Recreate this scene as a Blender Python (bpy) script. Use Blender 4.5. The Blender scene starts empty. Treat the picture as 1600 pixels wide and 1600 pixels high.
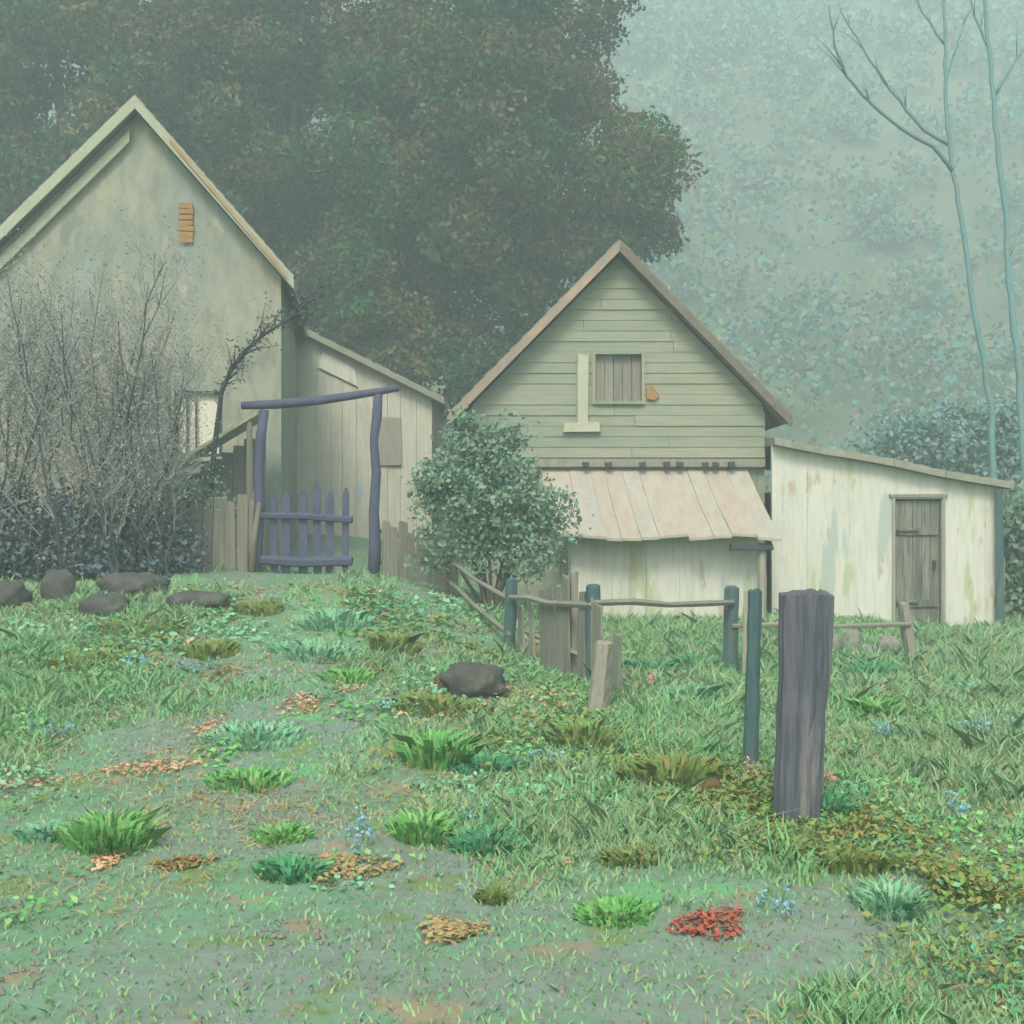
import bpy, math, random
import numpy as np
from mathutils import Vector, Matrix

S = bpy.context.scene
C = S.collection
R = math.radians

# ------------------------------------------------------------------ camera
F = 1800.0                      # focal length in pixels of the 1600 px photograph
EYE = 1.6
cam_d = bpy.data.cameras.new("camera")
cam = bpy.data.objects.new("camera", cam_d); C.objects.link(cam)
cam.location = (0, 0, EYE); cam.rotation_euler = (R(90), 0, 0)
cam_d.sensor_width = 36; cam_d.lens = 36 * F / 1600
cam_d.clip_start = 0.1; cam_d.clip_end = 2000
S.camera = cam

# ------------------------------------------------------------------ sky, sun, exposure
W = bpy.data.worlds.new("World"); S.world = W; W.use_nodes = True
nt = W.node_tree; nt.nodes.clear()
sky = nt.nodes.new("ShaderNodeTexSky"); sky.sky_type = 'NISHITA'; sky.sun_disc = False
sky.sun_elevation = R(48); sky.sun_rotation = R(190); sky.dust_density = 4.0; sky.air_density = 1.0; sky.ozone_density = 1.0
bg = nt.nodes.new("ShaderNodeBackground"); bg.inputs[1].default_value = 0.15
wo = nt.nodes.new("ShaderNodeOutputWorld")
nt.links.new(sky.outputs[0], bg.inputs[0]); nt.links.new(bg.outputs[0], wo.inputs[0])
sun_d = bpy.data.lights.new("sun", 'SUN'); sun_d.energy = 1.8; sun_d.angle = R(16); sun_d.color = (1.0, 0.93, 0.80)
sun = bpy.data.objects.new("sun", sun_d); C.objects.link(sun)
az, el = R(190), R(48)
sd = Vector((math.sin(az) * math.cos(el), math.cos(az) * math.cos(el), math.sin(el)))
sun.rotation_euler = sd.to_track_quat('Z', 'Y').to_euler(); sun.location = sd * 60
S.view_settings.view_transform = 'Standard'; S.view_settings.look = 'None'
S.view_settings.exposure = 1.06; S.view_settings.gamma = 1.0
S.render.engine = 'CYCLES'
S.cycles.volume_bounces = 1
S.cycles.max_bounces = 6

HAZE_DENSITY = 0.0066
HAZE_COLOR = (0.78, 0.97, 0.95)

# ------------------------------------------------------------------ helpers
rng = np.random.default_rng(11)
rnd = random.Random(5)

def tag(o, label=None, cat=None, group=None, kind=None):
    if label: o["label"] = label
    if cat: o["category"] = cat
    if group: o["group"] = group
    if kind: o["kind"] = kind
    return o

def thing(name, label, cat, loc=(0, 0, 0), rz=0.0, group=None):
    o = bpy.data.objects.new(name, None); o.empty_display_size = 0.3
    C.objects.link(o); o.location = loc; o.rotation_euler = (0, 0, rz)
    return tag(o, label, cat, group)

class MB:
    def __init__(s): s.v = []; s.f = []
    def add(s, vs, fs):
        n = len(s.v); s.v += [tuple(p) for p in vs]; s.f += [tuple(i + n for i in f) for f in fs]; return s
    def box(s, a, b, M=None, jit=0.0):
        x0, y0, z0 = a; x1, y1, z1 = b
        vs = [Vector(p) for p in ((x0,y0,z0),(x1,y0,z0),(x1,y1,z0),(x0,y1,z0),(x0,y0,z1),(x1,y0,z1),(x1,y1,z1),(x0,y1,z1))]
        if jit: vs = [v + Vector((rnd.uniform(-jit,jit), rnd.uniform(-jit,jit)*.4, rnd.uniform(-jit,jit))) for v in vs]
        if M is not None: vs = [M @ v for v in vs]
        return s.add(vs, [(0,3,2,1),(4,5,6,7),(0,1,5,4),(1,2,6,5),(2,3,7,6),(3,0,4,7)])
    def prism(s, poly, y0, y1):          # poly in xz (counter-clockwise seen from -y), extruded along y
        n = len(poly)
        vs = [(x, y0, z) for x, z in poly] + [(x, y1, z) for x, z in poly]
        fs = [tuple(range(n)), tuple(range(2*n-1, n-1, -1))] + [(i, i+n, (i+1) % n + n, (i+1) % n) for i in range(n)]
        return s.add(vs, fs)
    def tube(s, pts, radii, sides=6, cap=True):
        pts = [Vector(p) for p in pts]; n = len(pts); rings = []
        up = Vector((0, 0, 1))
        base = len(s.v)
        for i, p in enumerate(pts):
            d = (pts[min(i+1, n-1)] - pts[max(i-1, 0)]).normalized()
            a = d.cross(Vector((0.13, 0.97, 0.21))); a.normalize(); b = d.cross(a)
            r = radii[i] if hasattr(radii, '__len__') else radii
            for k in range(sides):
                t = 2*math.pi*k/sides
                s.v.append(tuple(p + a*(r*math.cos(t)) + b*(r*math.sin(t))))
        for i in range(n-1):
            for k in range(sides):
                k2 = (k+1) % sides
                s.f.append((base+i*sides+k, base+i*sides+k2, base+(i+1)*sides+k2, base+(i+1)*sides+k))
        if cap:
            s.f.append(tuple(base+k for k in range(sides-1, -1, -1)))
            s.f.append(tuple(base+(n-1)*sides+k for k in range(sides)))
        return s
    def post(s, base, top, r, sides=9, flat=1.0, seg=7, wob=0.012, taper=0.9):   # rough hewn post, chamfered top
        base, top = Vector(base), Vector(top); pts = []
        n0 = len(s.v)
        ph = [rnd.uniform(.86, 1.12) for _ in range(sides)]
        if sides > 16: ph = [(1.06 + .05*math.sin(3*k+1) if k % 5 else .84) * rnd.uniform(.97, 1.03) for k in range(sides)]
        for i in range(seg+2):
            t = min(i/seg, 1.0)
            c = base.lerp(top, t)
            sc = 1 + (taper-1)*t
            if i == seg+1: c = top + Vector((0,0,r*0.18)); sc *= 0.62
            for k in range(sides):
                a = 2*math.pi*k/sides
                q = r*sc*ph[k]*rnd.uniform(.95, 1.05)
                s.v.append((c.x+q*math.cos(a)+rnd.uniform(-wob,wob)*.4, c.y+flat*q*math.sin(a), c.z + (rnd.uniform(-wob,wob) if i > seg-1 else 0)))
        for i in range(seg+1):
            for k in range(sides):
                k2 = (k+1) % sides
                s.f.append((n0+i*sides+k, n0+i*sides+k2, n0+(i+1)*sides+k2, n0+(i+1)*sides+k))
        s.f.append(tuple(n0+(seg+1)*sides+k for k in range(sides)))
        s.f.append(tuple(n0+k for k in range(sides-1, -1, -1)))
        return s
    def build(s, name, m, parent=None, smooth=False, loc=None, bevel=0.0):
        me = bpy.data.meshes.new(name); me.from_pydata(s.v, [], s.f); me.update()
        o = bpy.data.objects.new(name, me); C.objects.link(o); me.materials.append(m)
        if smooth: me.polygons.foreach_set("use_smooth", [True]*len(me.polygons))
        if parent is not None: o.parent = parent
        if loc is not None: o.location = loc
        if bevel:
            b = o.modifiers.new("bevel", 'BEVEL'); b.width = bevel; b.segments = 1; b.limit_method = 'ANGLE'
        return o

def quads(name, V, m, parent=None, loc=None, nv=4):     # V: (n,4,3) array of separate faces
    n = V.shape[0]
    me = bpy.data.meshes.new(name)
    me.vertices.add(n*nv); me.vertices.foreach_set("co", V.reshape(-1).astype(np.float32))
    me.loops.add(n*nv); me.loops.foreach_set("vertex_index", np.arange(n*nv, dtype=np.int32))
    me.polygons.add(n); me.polygons.foreach_set("loop_start", np.arange(0, n*nv, nv, dtype=np.int32))
    me.polygons.foreach_set("loop_total", np.full(n, nv, dtype=np.int32))
    me.update(calc_edges=True)
    o = bpy.data.objects.new(name, me); C.objects.link(o); me.materials.append(m)
    if parent is not None: o.parent = parent
    if loc is not None: o.location = loc
    return o

def unit(a): return a/np.maximum(np.linalg.norm(a, axis=-1, keepdims=True), 1e-9)

def leaves(centres, size, r=None, aspect=0.55, flat=0.0):
    r = r or rng
    n = len(centres); size = np.broadcast_to(size, (n,))*r.uniform(.6, 1.35, n)
    nrm = unit(r.normal(size=(n, 3))); nrm[:, 2] = np.abs(nrm[:, 2]) + flat; nrm = unit(nrm)
    u = unit(np.cross(nrm, unit(r.normal(size=(n, 3))))); w = np.cross(nrm, u)
    L = (size*.5)[:, None]; Wd = (size*.5*aspect)[:, None]
    return np.stack([centres - u*L, centres + w*Wd + nrm*L*.12, centres + u*L, centres - w*Wd + nrm*L*.12], 1)

def crown_points(lobes, clumps, per, spread, shell=.45, r=None):
    r = r or rng
    vol = np.array([l[3]*l[4]*l[5] for l in lobes])**.75; pr = vol/vol.sum()
    k = r.choice(len(lobes), clumps, p=pr); L = np.array(lobes)[k]
    d = unit(r.normal(size=(clumps, 3))); rad = r.uniform(0, 1, clumps)**shell
    rad *= r.uniform(.88, 1.10, clumps)
    c = L[:, :3] + d*L[:, 3:6]*rad[:, None]
    sp = spread*r.uniform(.6, 1.4, clumps)
    p = np.repeat(c, per, 0) + r.normal(size=(clumps*per, 3))*np.repeat(sp, per)[:, None]*np.array([1, 1, .75])
    return p

def crown_tree(lobes, n, r, subs=16, sub_r=(.22,.40)):
    vol = np.array([l[3]*l[5] for l in lobes]); pr = vol/vol.sum(); C_ = []; R_ = []
    for l, q in zip(lobes, pr):
        k = max(8, int(subs*len(lobes)*q)); d = unit(r.normal(size=(k, 3))); rr = r.uniform(.62, .98, k)[:, None]
        C_.append(np.array(l[:3]) + d*rr*np.array(l[3:6])); R_.append(r.uniform(*sub_r, k)*min(l[3], l[5]))
    C_ = np.concatenate(C_); R_ = np.concatenate(R_); p2 = R_**2/np.sum(R_**2)
    i = r.choice(len(C_), n, p=p2); d = unit(r.normal(size=(n, 3))); q = r.uniform(0, 1, n)**.28*r.uniform(.9, 1.1, n)
    p = C_[i] + d*(R_[i]*q)[:, None]*np.array([1.1, 1.1, .8])
    return p + r.normal(size=(n, 3))*.08

# ------------------------------------------------------------------ procedural materials
def mat(name, cols, scale=2.0, stretch=(1, 1, 1), fine=None, fine_scale=18, fine_stretch=None, fine_amt=.45, island=None, island_amt=.5,
        rough=.9, bump=.25, bump_scale=None, trans=0.0, spots=None, spot_scale=3.0, spot_at=.66):
    m = bpy.data.materials.new(name); m.use_nodes = True
    t = m.node_tree; N, Lk = t.nodes, t.links
    b = N["Principled BSDF"]; b.inputs["Roughness"].default_value = rough
    b.inputs["Specular IOR Level"].default_value = .2
    tc = N.new("ShaderNodeTexCoord")
    def noise(sc, st, det=5.0):
        mp = N.new("ShaderNodeMapping"); mp.inputs["Scale"].default_value = st
        Lk.new(tc.outputs["Object"], mp.inputs[0])
        n = N.new("ShaderNodeTexNoise"); n.inputs["Scale"].default_value = sc; n.inputs["Detail"].default_value = det; n.inputs["Roughness"].default_value = .6
        Lk.new(mp.outputs[0], n.inputs["Vector"]); return n
    n1 = noise(scale, stretch)
    cr = N.new("ShaderNodeValToRGB"); e = cr.color_ramp.elements
    k = len(cols)
    while len(e) < k: e.new(.5)
    for i, c in enumerate(cols):
        e[i].position = .32 + .36*i/max(1, k-1); e[i].color = (*c, 1)
    Lk.new(n1.outputs["Fac"], cr.inputs[0]); col = cr.outputs[0]
    def mix(col, c2, fac):
        x = N.new("ShaderNodeMix"); x.data_type = 'RGBA'
        Lk.new(col, x.inputs[6])
        if isinstance(c2, tuple): x.inputs[7].default_value = (*c2, 1)
        else: Lk.new(c2, x.inputs[7])
        Lk.new(fac, x.inputs[0]); return x.outputs[2]
    def ramp01(src, lo, hi, amt):
        mr = N.new("ShaderNodeMapRange"); mr.inputs[1].default_value = lo; mr.inputs[2].default_value = hi; mr.inputs[4].default_value = amt
        Lk.new(src, mr.inputs[0]); return mr.outputs[0]
    n2 = noise(fine_scale, fine_stretch or stretch)
    if fine: col = mix(col, fine, ramp01(n2.outputs["Fac"], .45, .68, fine_amt))
    if spots:
        for i, sp in enumerate(spots):
            n3 = noise(spot_scale*(1+.37*i), tuple(np.array(stretch)*.9 + .13*i), 3.0)
            col = mix(col, sp, ramp01(n3.outputs["Fac"], spot_at, spot_at+.05, .8))
    if island:
        g = N.new("ShaderNodeNewGeometry"); ir = N.new("ShaderNodeValToRGB"); e = ir.color_ramp.elements
        while len(e) < len(island): e.new(.5)
        for i, c in enumerate(island): e[i].position = i/(len(island)); e[i].color = (*c, 1)
        ir.color_ramp.interpolation = 'CONSTANT'
        Lk.new(g.outputs["Random Per Island"], ir.inputs[0])
        x = N.new("ShaderNodeMix"); x.data_type = 'RGBA'; x.inputs[0].default_value = island_amt
        Lk.new(col, x.inputs[6]); Lk.new(ir.outputs[0], x.inputs[7]); col = x.outputs[2]
    Lk.new(col, b.inputs["Base Color"])
    if bump:
        bp = N.new("ShaderNodeBump"); bp.inputs["Strength"].default_value = bump; bp.inputs["Distance"].default_value = .02
        Lk.new(n2.outputs["Fac"], bp.inputs["Height"]); Lk.new(bp.outputs[0], b.inputs["Normal"])
    if trans:
        tr = N.new("ShaderNodeBsdfTranslucent"); Lk.new(col, tr.inputs[0])
        ms = N.new("ShaderNodeMixShader"); ms.inputs[0].default_value = trans
        Lk.new(b.outputs[0], ms.inputs[1]); Lk.new(tr.outputs[0], ms.inputs[2])
        Lk.new(ms.outputs[0], N["Material Output"].inputs[0])
    return m

M = {}
M['ground'] = mat('ground', [(.12,.185,.14),(.145,.19,.155),(.10,.22,.12),(.14,.19,.14)], .55, fine=(.10,.12,.075), fine_scale=7, fine_amt=.5, bump=.7, spots=[(.10,.28,.11),(.22,.17,.11),(.12,.17,.05)], spot_scale=1.3, spot_at=.60)
M['grass'] = mat('grass', [(.26,.34,.20),(.19,.46,.18),(.33,.42,.24),(.19,.44,.19)], .55, fine=(.29,.54,.27), fine_scale=2.2, fine_amt=.7,
                 island=[(.20,.46,.18),(.30,.45,.23),(.31,.38,.25),(.40,.40,.23),(.18,.47,.25)], island_amt=.5, bump=0, trans=.35, spots=[(.17,.21,.06),(.13,.33,.22),(.30,.22,.13)], spot_scale=1.1, spot_at=.62)
M['hill'] = mat('hill', [(.10,.13,.08),(.13,.15,.09)], .08, bump=0)
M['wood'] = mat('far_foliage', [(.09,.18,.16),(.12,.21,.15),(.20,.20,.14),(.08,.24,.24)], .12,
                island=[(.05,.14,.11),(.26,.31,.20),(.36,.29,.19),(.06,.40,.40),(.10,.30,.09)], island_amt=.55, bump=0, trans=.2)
M['foliage'] = mat('dark_foliage', [(.022,.080,.024),(.065,.080,.030),(.13,.105,.045),(.022,.092,.026)], .22, fine=(.12,.10,.045), fine_scale=.9,
                   island=[(.03,.07,.03),(.10,.09,.05),(.02,.08,.03)], island_amt=.25, bump=0, trans=.2, spots=[(.010,.13,.035),(.20,.155,.07),(.010,.11,.035)], spot_scale=.34, spot_at=.54)
M['bark'] = mat('bark', [(.06,.05,.04),(.09,.08,.065)], 4, (1,1,.2), fine=(.03,.028,.024))
M['teal_bark'] = mat('lichen_bark', [(.09,.21,.21),(.11,.24,.24),(.17,.17,.14)], 1.2, (1,1,.4), fine=(.16,.11,.08), fine_amt=.4)
M['twig'] = mat('grey_twig', [(.22,.23,.20),(.26,.265,.225),(.19,.22,.225)], .8, fine=(.05,.07,.075), fine_scale=3, bump=0)
M['dark_twig'] = mat('dark_twig', [(.035,.04,.04),(.05,.06,.06)], 2, bump=0)
M['shrub_leaf'] = mat('shrub_leaf', [(.22,.24,.215),(.26,.275,.235),(.17,.215,.23)], .7,
                      island=[(.27,.28,.235),(.16,.21,.23),(.22,.23,.21),(.22,.25,.235)], island_amt=.6, bump=0, trans=.2)
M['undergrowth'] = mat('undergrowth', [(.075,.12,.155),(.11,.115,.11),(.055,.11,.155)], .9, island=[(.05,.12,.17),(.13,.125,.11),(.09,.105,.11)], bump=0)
M['dark_leaf'] = mat('dark_leaf', [(.03,.045,.045),(.05,.055,.05)], 2, island=[(.03,.05,.05),(.06,.065,.055),(.04,.04,.035)], bump=0)
M['sage'] = mat('sage_leaf', [(.17,.33,.21),(.20,.35,.24),(.24,.34,.26)], 1.6, fine=(0.187,0.223,0.180), fine_scale=2.6, fine_amt=.6,
                island=[(0.094,0.187,0.101),(0.137,0.216,0.137),(0.173,0.223,0.173),(0.072,0.158,0.086)], island_amt=.45, bump=0, trans=.2)
M['teal_bush'] = mat('teal_leaf', [(.14,.28,.28),(.18,.30,.26),(.26,.30,.23)], .7, island=[(.11,.29,.31),(.20,.32,.25),(.27,.29,.21),(.10,.25,.26)], island_amt=.5, bump=0, trans=.2)
M['plaster'] = mat('old_plaster', [(0.194,0.212,0.155),(0.252,0.259,0.191),(0.187,0.216,0.178),(0.259,0.256,0.185)], .9, (1,1,.5), fine=(0.130,0.151,0.119), fine_scale=3.5, fine_stretch=(1.6,1.6,.6), fine_amt=.65, spots=[(0.187,0.238,0.238),(0.144,0.166,0.132),(0.302,0.288,0.191)], spot_scale=1.0, spot_at=.60, bump=.6)
M['palewood'] = mat('pale_wood', [(0.317,0.331,0.244),(0.360,0.367,0.271)], 3, fine=(0.259,0.274,0.198), fine_scale=12)
M['clap'] = mat('clapboard', [(0.191,0.221,0.165),(0.238,0.251,0.183),(0.178,0.211,0.162),(0.257,0.271,0.201)], .9, (.4,1,2.2), fine=(0.158,0.172,0.112), fine_scale=7, fine_stretch=(.25,1,3), fine_amt=.5, bump=.4,
                island=[(0.205,0.238,0.177),(0.231,0.244,0.177),(0.257,0.264,0.195),(0.185,0.215,0.156)], island_amt=.35)
M['white'] = mat('whitewash', [(.41,.43,.37),(.47,.48,.41),(.42,.455,.39),(.47,.475,.40)], 1.0, (1.6,1.6,.3), fine=(0.33,0.34,0.26), fine_scale=6, fine_stretch=(2.4,2.4,.3), fine_amt=.5,
                 spots=[(0.280,0.343,0.309),(0.308,0.364,0.208),(0.336,0.280,0.195)], spot_scale=1.3, spot_at=.60, bump=.5)
M['pinkroof'] = mat('weathered_tin', [(.30,.305,.255),(.33,.325,.27),(.31,.28,.235),(.29,.32,.295)], 2.2, (1.6,.5,1), fine=(0.298,0.180,0.120), fine_scale=5, fine_stretch=(2,.4,1), fine_amt=.5, bump=.5, island=[(0.260,0.260,0.199),(0.285,0.248,0.188),(0.248,0.267,0.228),(0.273,0.223,0.171)], island_amt=.3)
M['rooftop'] = mat('old_shingle', [(.17,.14,.105),(.21,.18,.14),(.24,.19,.15)], 2, fine=(.12,.12,.095), fine_scale=16, fine_stretch=(1,3,1), bump=.8)
M['leanroof'] = mat('mossy_roof', [(0.195,0.203,0.150),(0.232,0.232,0.180),(0.180,0.195,0.158)], 2, fine=(0.135,0.143,0.105), fine_scale=12, bump=.7)
M['barge_pale'] = mat('pale_board', [(0.266,0.287,0.205),(0.308,0.322,0.229)], 2, (1,1,1), fine=(0.210,0.231,0.174), fine_scale=10)
M['barge_rust'] = mat('rust_board', [(.27,.16,.07),(.27,.23,.14),(.27,.27,.19)], 1.6, fine=(.24,.13,.05), fine_scale=9)
M['barge_pink'] = mat('pink_board', [(.26,.20,.15),(.21,.19,.14),(.36,.25,.18)], 1.5, fine=(.20,.17,.13), fine_scale=9)
M['barge_dark'] = mat('dark_board', [(.11,.10,.075),(.16,.15,.115)], 2, fine=(.07,.065,.05), fine_scale=9)
M['greywood'] = mat('grey_plank', [(.15,.155,.12),(.20,.20,.155),(.23,.22,.17)], 2.0, (3,3,.35), fine=(.09,.09,.07), fine_scale=9, fine_stretch=(3,3,.3), fine_amt=.7, bump=.6,
                    island=[(.16,.155,.12),(.22,.215,.17),(.13,.135,.11)], island_amt=.45)
M['paleplank'] = mat('pale_plank', [(0.211,0.218,0.164),(0.250,0.250,0.195),(0.179,0.187,0.148)], 2.0, (3,3,.35), fine=(0.133,0.133,0.101), fine_scale=9, fine_stretch=(3,3,.3), fine_amt=.6, bump=.6,
                    island=[(0.187,0.191,0.148),(0.250,0.246,0.195),(0.156,0.160,0.125)], island_amt=.45)
M['raggedplank'] = mat('ragged_plank', [(0.170,0.187,0.145),(0.212,0.221,0.170),(0.145,0.162,0.132)], 2.0, (3,3,.35), fine=(0.093,0.106,0.085), fine_scale=9, fine_stretch=(4,4,.25), fine_amt=.8, bump=.8, island=[(0.162,0.170,0.132),(0.221,0.225,0.178),(0.128,0.140,0.119)], island_amt=.5)
M['doorwood'] = mat('door_plank', [(.085,.10,.08),(.14,.15,.12),(.20,.20,.16)], 2.2, (4,4,.35), fine=(.045,.05,.045), fine_scale=8, fine_stretch=(4,4,.25), fine_amt=.7, bump=.6)
M['shedwood'] = mat('shed_board', [(.34,.345,.27),(.41,.41,.33),(.37,.39,.33)], 1.3, (1.6,1.6,.4), fine=(.27,.28,.21), fine_scale=6, fine_stretch=(3,3,.3), spots=[(.25,.35,.39),(.46,.45,.37)], spot_scale=2.0, spot_at=.62, bump=.5)
M['gateblue'] = mat('blue_grey_paint', [(.050,.058,.105),(.066,.070,.118),(.058,.074,.108)], 3, (2,2,.6), fine=(0.030,0.037,0.047), fine_scale=10)
M['tealpost'] = mat('teal_post', [(0.036,0.080,0.088),(0.048,0.096,0.096),(0.088,0.112,0.096)], 2.5, (2,2,.5), fine=(0.028,0.048,0.052), fine_scale=12, fine_stretch=(2,2,.3), bump=.6)
M['bigpost'] = mat('old_post', [(.105,.098,.108),(.08,.09,.108),(.15,.142,.14)], 2.2, (2.5,2.5,.45), fine=(.035,.055,.075), fine_scale=10, fine_stretch=(4,4,.2), fine_amt=.9, bump=1.0, spots=[(.16,.19,.14),(.07,.10,.14)], spot_scale=3.0, spot_at=.62)
M['rail'] = mat('rail_wood', [(.14,.15,.12),(.22,.22,.175)], 3, (.4,1,1), fine=(.09,.10,.09), fine_scale=12)
M['stone'] = mat('stone', [(0.045,0.051,0.049),(0.064,0.068,0.061),(0.086,0.090,0.075)], 4, fine=(0.026,0.030,0.026), fine_scale=14, bump=1.0, spots=[(0.090,0.112,0.075)], spot_scale=5, spot_at=.6)
M['palestone'] = mat('pale_stone', [(.16,.17,.135),(.20,.205,.165)], 3, fine=(.14,.15,.12), fine_scale=14, bump=1.0)
M['brownstone'] = mat('brown_stone', [(.075,.055,.025),(.10,.075,.03)], 3, fine=(.04,.03,.015), fine_scale=14, bump=1.0)
M['dark'] = mat('dark_interior', [(.03,.03,.028),(.04,.04,.035)], 2, bump=0)
M['pane'] = mat('pale_shade', [(.50,.50,.40),(.58,.57,.46)], 3, fine=(.42,.43,.35), bump=.1, rough=.4)
M['tan'] = mat('tan_wood', [(.27,.15,.045),(.25,.17,.075)], 6, fine=(.17,.10,.04), fine_scale=14)
def leafmat(n, cols, isl): return mat(n, cols, 3, island=isl, island_amt=.7, bump=0, trans=.2)
M['orange'] = leafmat('orange_leaf', [(.50,.27,.14),(.52,.33,.20)], [(.56,.28,.15),(.52,.36,.23),(.42,.24,.12),(.58,.38,.25)])
M['brownleaf'] = leafmat('brown_leaf', [(.24,.16,.06),(.20,.17,.06)], [(.30,.17,.07),(.18,.18,.06),(.22,.14,.05)])
M['tanleaf'] = leafmat('tan_leaf', [(.36,.26,.12),(.30,.27,.12)], [(.42,.27,.13),(.30,.30,.13),(.36,.22,.09)])
M['redleaf'] = leafmat('red_leaf', [(.36,.09,.055),(.38,.12,.08)], [(.40,.09,.055),(.33,.12,.08),(.25,.10,.06)])
M['brightgrass'] = leafmat('bright_weed', [(.11,.36,.09),(.18,.41,.11)], [(.10,.35,.10),(.21,.43,.13),(.08,.28,.08),(.29,.44,.18)])
M['mint'] = leafmat('mint_weed', [(.16,.40,.23),(.21,.43,.27)], [(.15,.40,.23),(.24,.47,.30),(.12,.33,.17),(.26,.41,.22)])
M['olive'] = leafmat('olive_weed', [(.15,.24,.06),(.18,.25,.075)], [(.14,.24,.06),(.21,.28,.09),(.11,.20,.05),(.24,.22,.08)])
M['emerald'] = leafmat('emerald_weed', [(.08,.28,.13),(.10,.31,.15)], [(.07,.28,.13),(.12,.34,.18),(.06,.22,.10)])
M['blueflower'] = leafmat('blue_petal', [(.18,.38,.46),(.22,.42,.47)], [(.15,.38,.48),(.24,.43,.48),(.12,.29,.37)])
M['pinkflower'] = leafmat('pink_petal', [(.55,.24,.20),(.58,.3,.25)], [(.6,.25,.2),(.55,.33,.27)])
M['stem'] = leafmat('stem', [(.09,.2,.07),(.10,.22,.09)], [(.08,.2,.07),(.12,.22,.1)])

# ------------------------------------------------------------------ terrain
def sst(a, b, x):
    t = np.clip((x-a)/(b-a), 0, 1); return t*t*(3-2*t)
_g = np.random.default_rng(3).uniform(-1, 1, (64, 64))
def vnoise(x, y):
    x = np.asarray(x, float); y = np.asarray(y, float)
    xi = np.floor(x).astype(int); yi = np.floor(y).astype(int); fx = x-xi; fy = y-yi
    fx = fx*fx*(3-2*fx); fy = fy*fy*(3-2*fy); g = lambda a, b: _g[a % 64, b % 64]
    return (g(xi,yi)*(1-fx)+g(xi+1,yi)*fx)*(1-fy) + (g(xi,yi+1)*(1-fx)+g(xi+1,yi+1)*fx)*fy
def h(X, Y):
    X = np.asarray(X, float); Y = np.asarray(Y, float)
    z = .80*sst(6.5, 14.5, Y)*sst(1.6, -2.4, X) + .5*sst(17, 26, Y)*sst(0, -4, X)
    z = z - .16*sst(3.5, 7, X)*sst(8, 16, Y)
    near = sst(30, 15, Y)
    z = z + near*(.05*vnoise(X*.8, Y*.8) + .022*vnoise(X*2.3+9, Y*2.3))
    return z
def hz(x, y): return float(h(x, y))
def ground_at(px, py):
    dx, dz = (px-800)/F, -(py-800)/F
    Y = 1.5
    while Y < 80:
        if EYE + dz*Y < hz(dx*Y, Y): break
        Y += .01
    return Vector((dx*Y, Y, hz(dx*Y, Y)))
def at(px, py, Y): return Vector(((px-800)/F*Y, Y, EYE-(py-800)/F*Y))

xs = np.concatenate([np.linspace(-400, -30, 16), np.arange(-28, 28.01, .2), np.linspace(30, 400, 16)])
ys = np.concatenate([np.linspace(-120, -4, 12), np.arange(-3, 30.01, .2), np.linspace(31, 420, 30)])
XX, YY = np.meshgrid(xs, ys); ZZ = h(XX, YY)
nx, ny = len(xs), len(ys)
me = bpy.data.meshes.new('ground')
idx = np.arange(nx*ny).reshape(ny, nx)
fc = np.stack([idx[:-1,:-1], idx[:-1,1:], idx[1:,1:], idx[1:,:-1]], -1).reshape(-1, 4)
me.from_pydata(np.stack([XX, YY, ZZ], -1).reshape(-1, 3).tolist(), [], fc.tolist())
me.polygons.foreach_set("use_smooth", [True]*len(me.polygons)); me.update()
gr = bpy.data.objects.new('ground', me); C.objects.link(gr); me.materials.append(M['ground']); tag(gr, kind='structure')

def hill_h(X, Y):
    X = np.asarray(X, float); Y = np.asarray(Y, float)
    ridge = 84 + 5*vnoise(X*.02+4, Y*0+2) - 6*sst(60, 160, X)
    return -2 + ridge*sst(46, 185, Y)**.9 + 2.5*vnoise(X*.06, Y*.06)
hx = np.linspace(-170, 190, 73); hy = np.linspace(44, 190, 40)
XX, YY = np.meshgrid(hx, hy); ZZ = hill_h(XX, YY); ZZ[0, :] = -.6; ZZ[-1, :] = -.6; ZZ[:, 0] = -.6; ZZ[:, -1] = -.6
me = bpy.data.meshes.new('hillside'); idx = np.arange(XX.size).reshape(XX.shape)
fc = np.stack([idx[:-1,:-1], idx[:-1,1:], idx[1:,1:], idx[1:,:-1]], -1).reshape(-1, 4)
me.from_pydata(np.stack([XX, YY, ZZ], -1).reshape(-1, 3).tolist(), [], fc.tolist())
me.polygons.foreach_set("use_smooth", [True]*len(me.polygons)); me.update()
hl = bpy.data.objects.new('hillside', me); C.objects.link(hl); me.materials.append(M['hill']); tag(hl, kind='structure')

# woodland covering the slope: a far mass of crowns
r2 = np.random.default_rng(21); nC = 2600
cx = r2.uniform(-110, 140, nC); cy = 48 + 130*r2.uniform(0, 1, nC)**1.15
cz = hill_h(cx, cy); rad = r2.uniform(1.8, 3.8, nC); per = 110
d = unit(r2.normal(size=(nC*per, 3))); d[:, 2] = np.abs(d[:, 2])*1.4 - .3
p = np.repeat(np.stack([cx, cy, cz+1.6], 1), per, 0) + d*np.repeat(rad, per)[:, None]*r2.uniform(.55, 1.05, (nC*per, 1))
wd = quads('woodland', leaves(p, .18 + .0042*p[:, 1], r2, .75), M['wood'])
tag(wd, 'misty wooded hillside rising behind the houses and bare trees', 'woodland', kind='stuff')

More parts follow.
